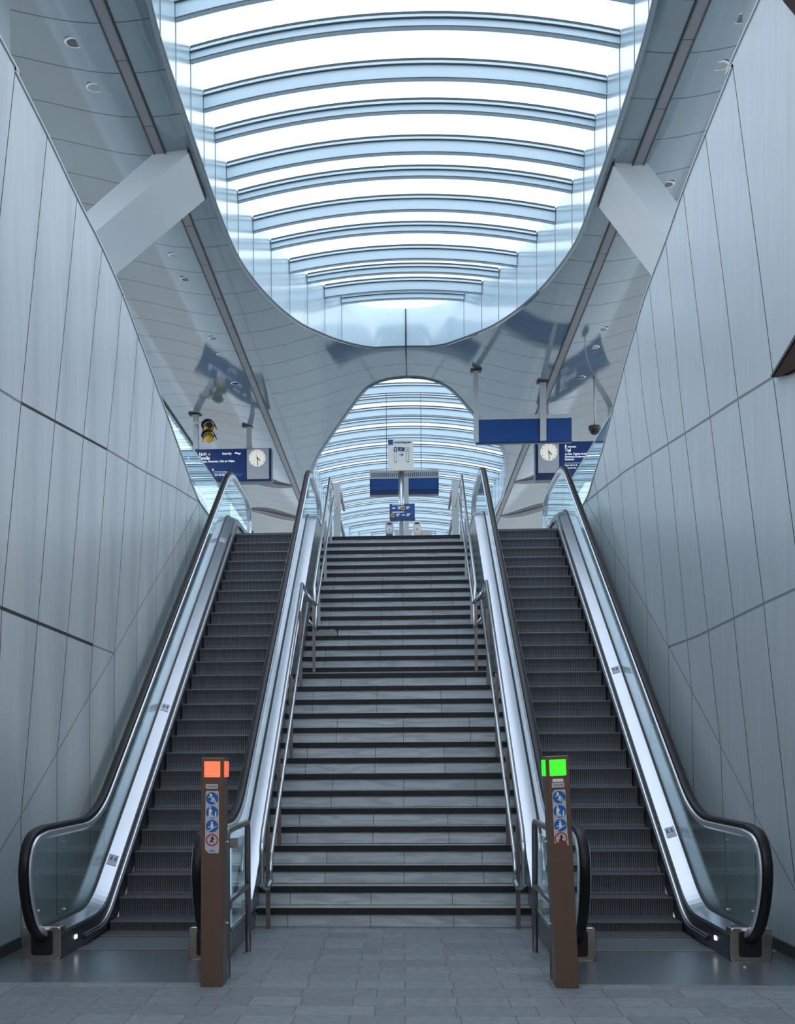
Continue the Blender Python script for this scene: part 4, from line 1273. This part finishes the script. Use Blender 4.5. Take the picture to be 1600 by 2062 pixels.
# double display with slatted top further back
r = thing('platform_display', 'wide double blue display with slatted grey top behind the transfer sign', 'display', (0.08, 31, 8.0))
K(MB().box(-0.79, 0.905, 31.0, 31.25, 8.02, 8.42, 'navyframe'), 'housing')
for a, b in ((-0.755, 0.0), (0.16, 0.87)):
    K(MB().box(a, b, 30.985, 31.0, 8.14, 8.40, 'blue'), 'screen')
K(MB().box(-0.79, 0.905, 31.0, 31.25, 8.42, 8.63, 'panelgrey'), 'top_grille')
g = MB()
for k in range(33):
    xx = -0.745 + 0.05 * k
    g.box(xx, xx + 0.018, 30.99, 31.002, 8.46, 8.57, 'darkgrey')
K(g, 'grille_slots')
K(MB().box(0.055, 0.165, 30.93, 31.0, TOP, 8.43, 'palegrey'), 'post')
for xx in (-0.375, 0.48):
    K(MB().tube([(xx, 31.1, 8.63), (xx, 31.1, 10.55)], 0.008, 'darkgrey', 6), 'suspension_cable')

# check-in readers
def reader(x0, x1, y, body, label):
    rr = thing('card_reader', label, 'card reader', ((x0 + x1) / 2, y, TOP))
    keep(MB().box(x0 + 0.01, x1 - 0.01, y + 0.02, y + 0.12, TOP, 6.38, body).build('column'), rr)
    keep(MB().bbox(x0, x1, y, y + 0.05, 6.18, 6.44, 'panelgrey' if body == 'purple' else 'signwhite', 0.02, 'Y').build('head'), rr)
    cx_ = (x0 + x1) / 2
    keep(MB().disc((cx_, 6.275), 0.062, 'Y', (y - 0.01, y), 'signwhite', 24).build('reader_disc'), rr)
    keep(MB().box(cx_ - 0.045, cx_ + 0.045, y - 0.006, y, 6.375, 6.41, 'darkgrey').build('display'), rr)
    keep(MB().disc((cx_, 6.262), 0.014, 'Y', (y - 0.014, y - 0.01), 'darkgrey', 10).build('mark'), rr)
    return rr
reader(-0.345, -0.180, 26, 'purple', 'card reader with purple column at the top of the stairs, left of the pole')
reader(0.225, 0.390, 26, 'signwhite', 'white card reader at the top of the stairs, right of the pole')
tag(MB().box(0.24, 0.42, 26.3, 26.5, TOP, 6.27, 'yellow').build('yellow_cabinet'), 'low yellow cabinet behind the white card reader', 'cabinet')
g = thing('platform_bench', 'grey bench box behind the pole at the top of the stairs', 'bench', (0.25, 28, TOP))
keep(MB().box(-0.17, 0.22, 28, 28.5, TOP, 6.60, 'panelgrey').build('seat_block'), g)
keep(MB().box(0.26, 0.66, 28, 28.5, TOP, 6.59, 'panelgrey').build('seat_block'), g)

# steel cabinets at the escalator heads
for x0, x1, lab in ((-1.85, -1.665, 'narrow steel cabinet behind the top of the left escalator inner handrail'), (1.42, 1.60, 'narrow steel cabinet behind the top of the right escalator inner handrail')):
    g = thing('steel_cabinet', lab, 'cabinet', ((x0 + x1) / 2, 24.8, TOP))
    keep(MB().box(x0, x1, 24.8, 25.1, TOP, 6.93, 'steel').build('body', bevel=0.01), g)
    xm = (x0 + x1) / 2
    keep(MB().box(xm - 0.004, xm + 0.004, 24.795, 24.80, TOP + 0.05, 6.7, 'darkgrey').build('door_gap'), g)

# glass parapets along the wall tops
for x, s, ya, yb, zt, lab in ((-3.30, -1, 16.0, 24.0, 6.47, 'clear glass parapet above the far end of the left wall'), (3.10, 1, 16.8, 24.3, 6.62, 'clear glass parapet above the far end of the right wall')):
    g = thing('glass_parapet', lab, 'parapet', (x, ya, 5.6))
    ys = [ya + (yb - ya) * k / 4 for k in range(5)]
    for a, b in zip(ys, ys[1:]):
        keep(MB().box(x - 0.008, x + 0.008, a + 0.005, b - 0.005, 5.5, zt, 'glass').build('pane'), g)
    keep(MB().box(x - 0.012, x + 0.012, ya, yb, zt, zt + 0.018, 'steel').build('top_rail'), g)

# litter
for (x, y, m_, lab) in ((2.55, 9.6, 'signwhite', 'small white scrap on the landing plate of the right escalator'),):
    tag(MB().disc((x, y), 0.012, 'Z', (0.004, 0.012), m_, 8).build('litter_scrap'), lab, 'litter')
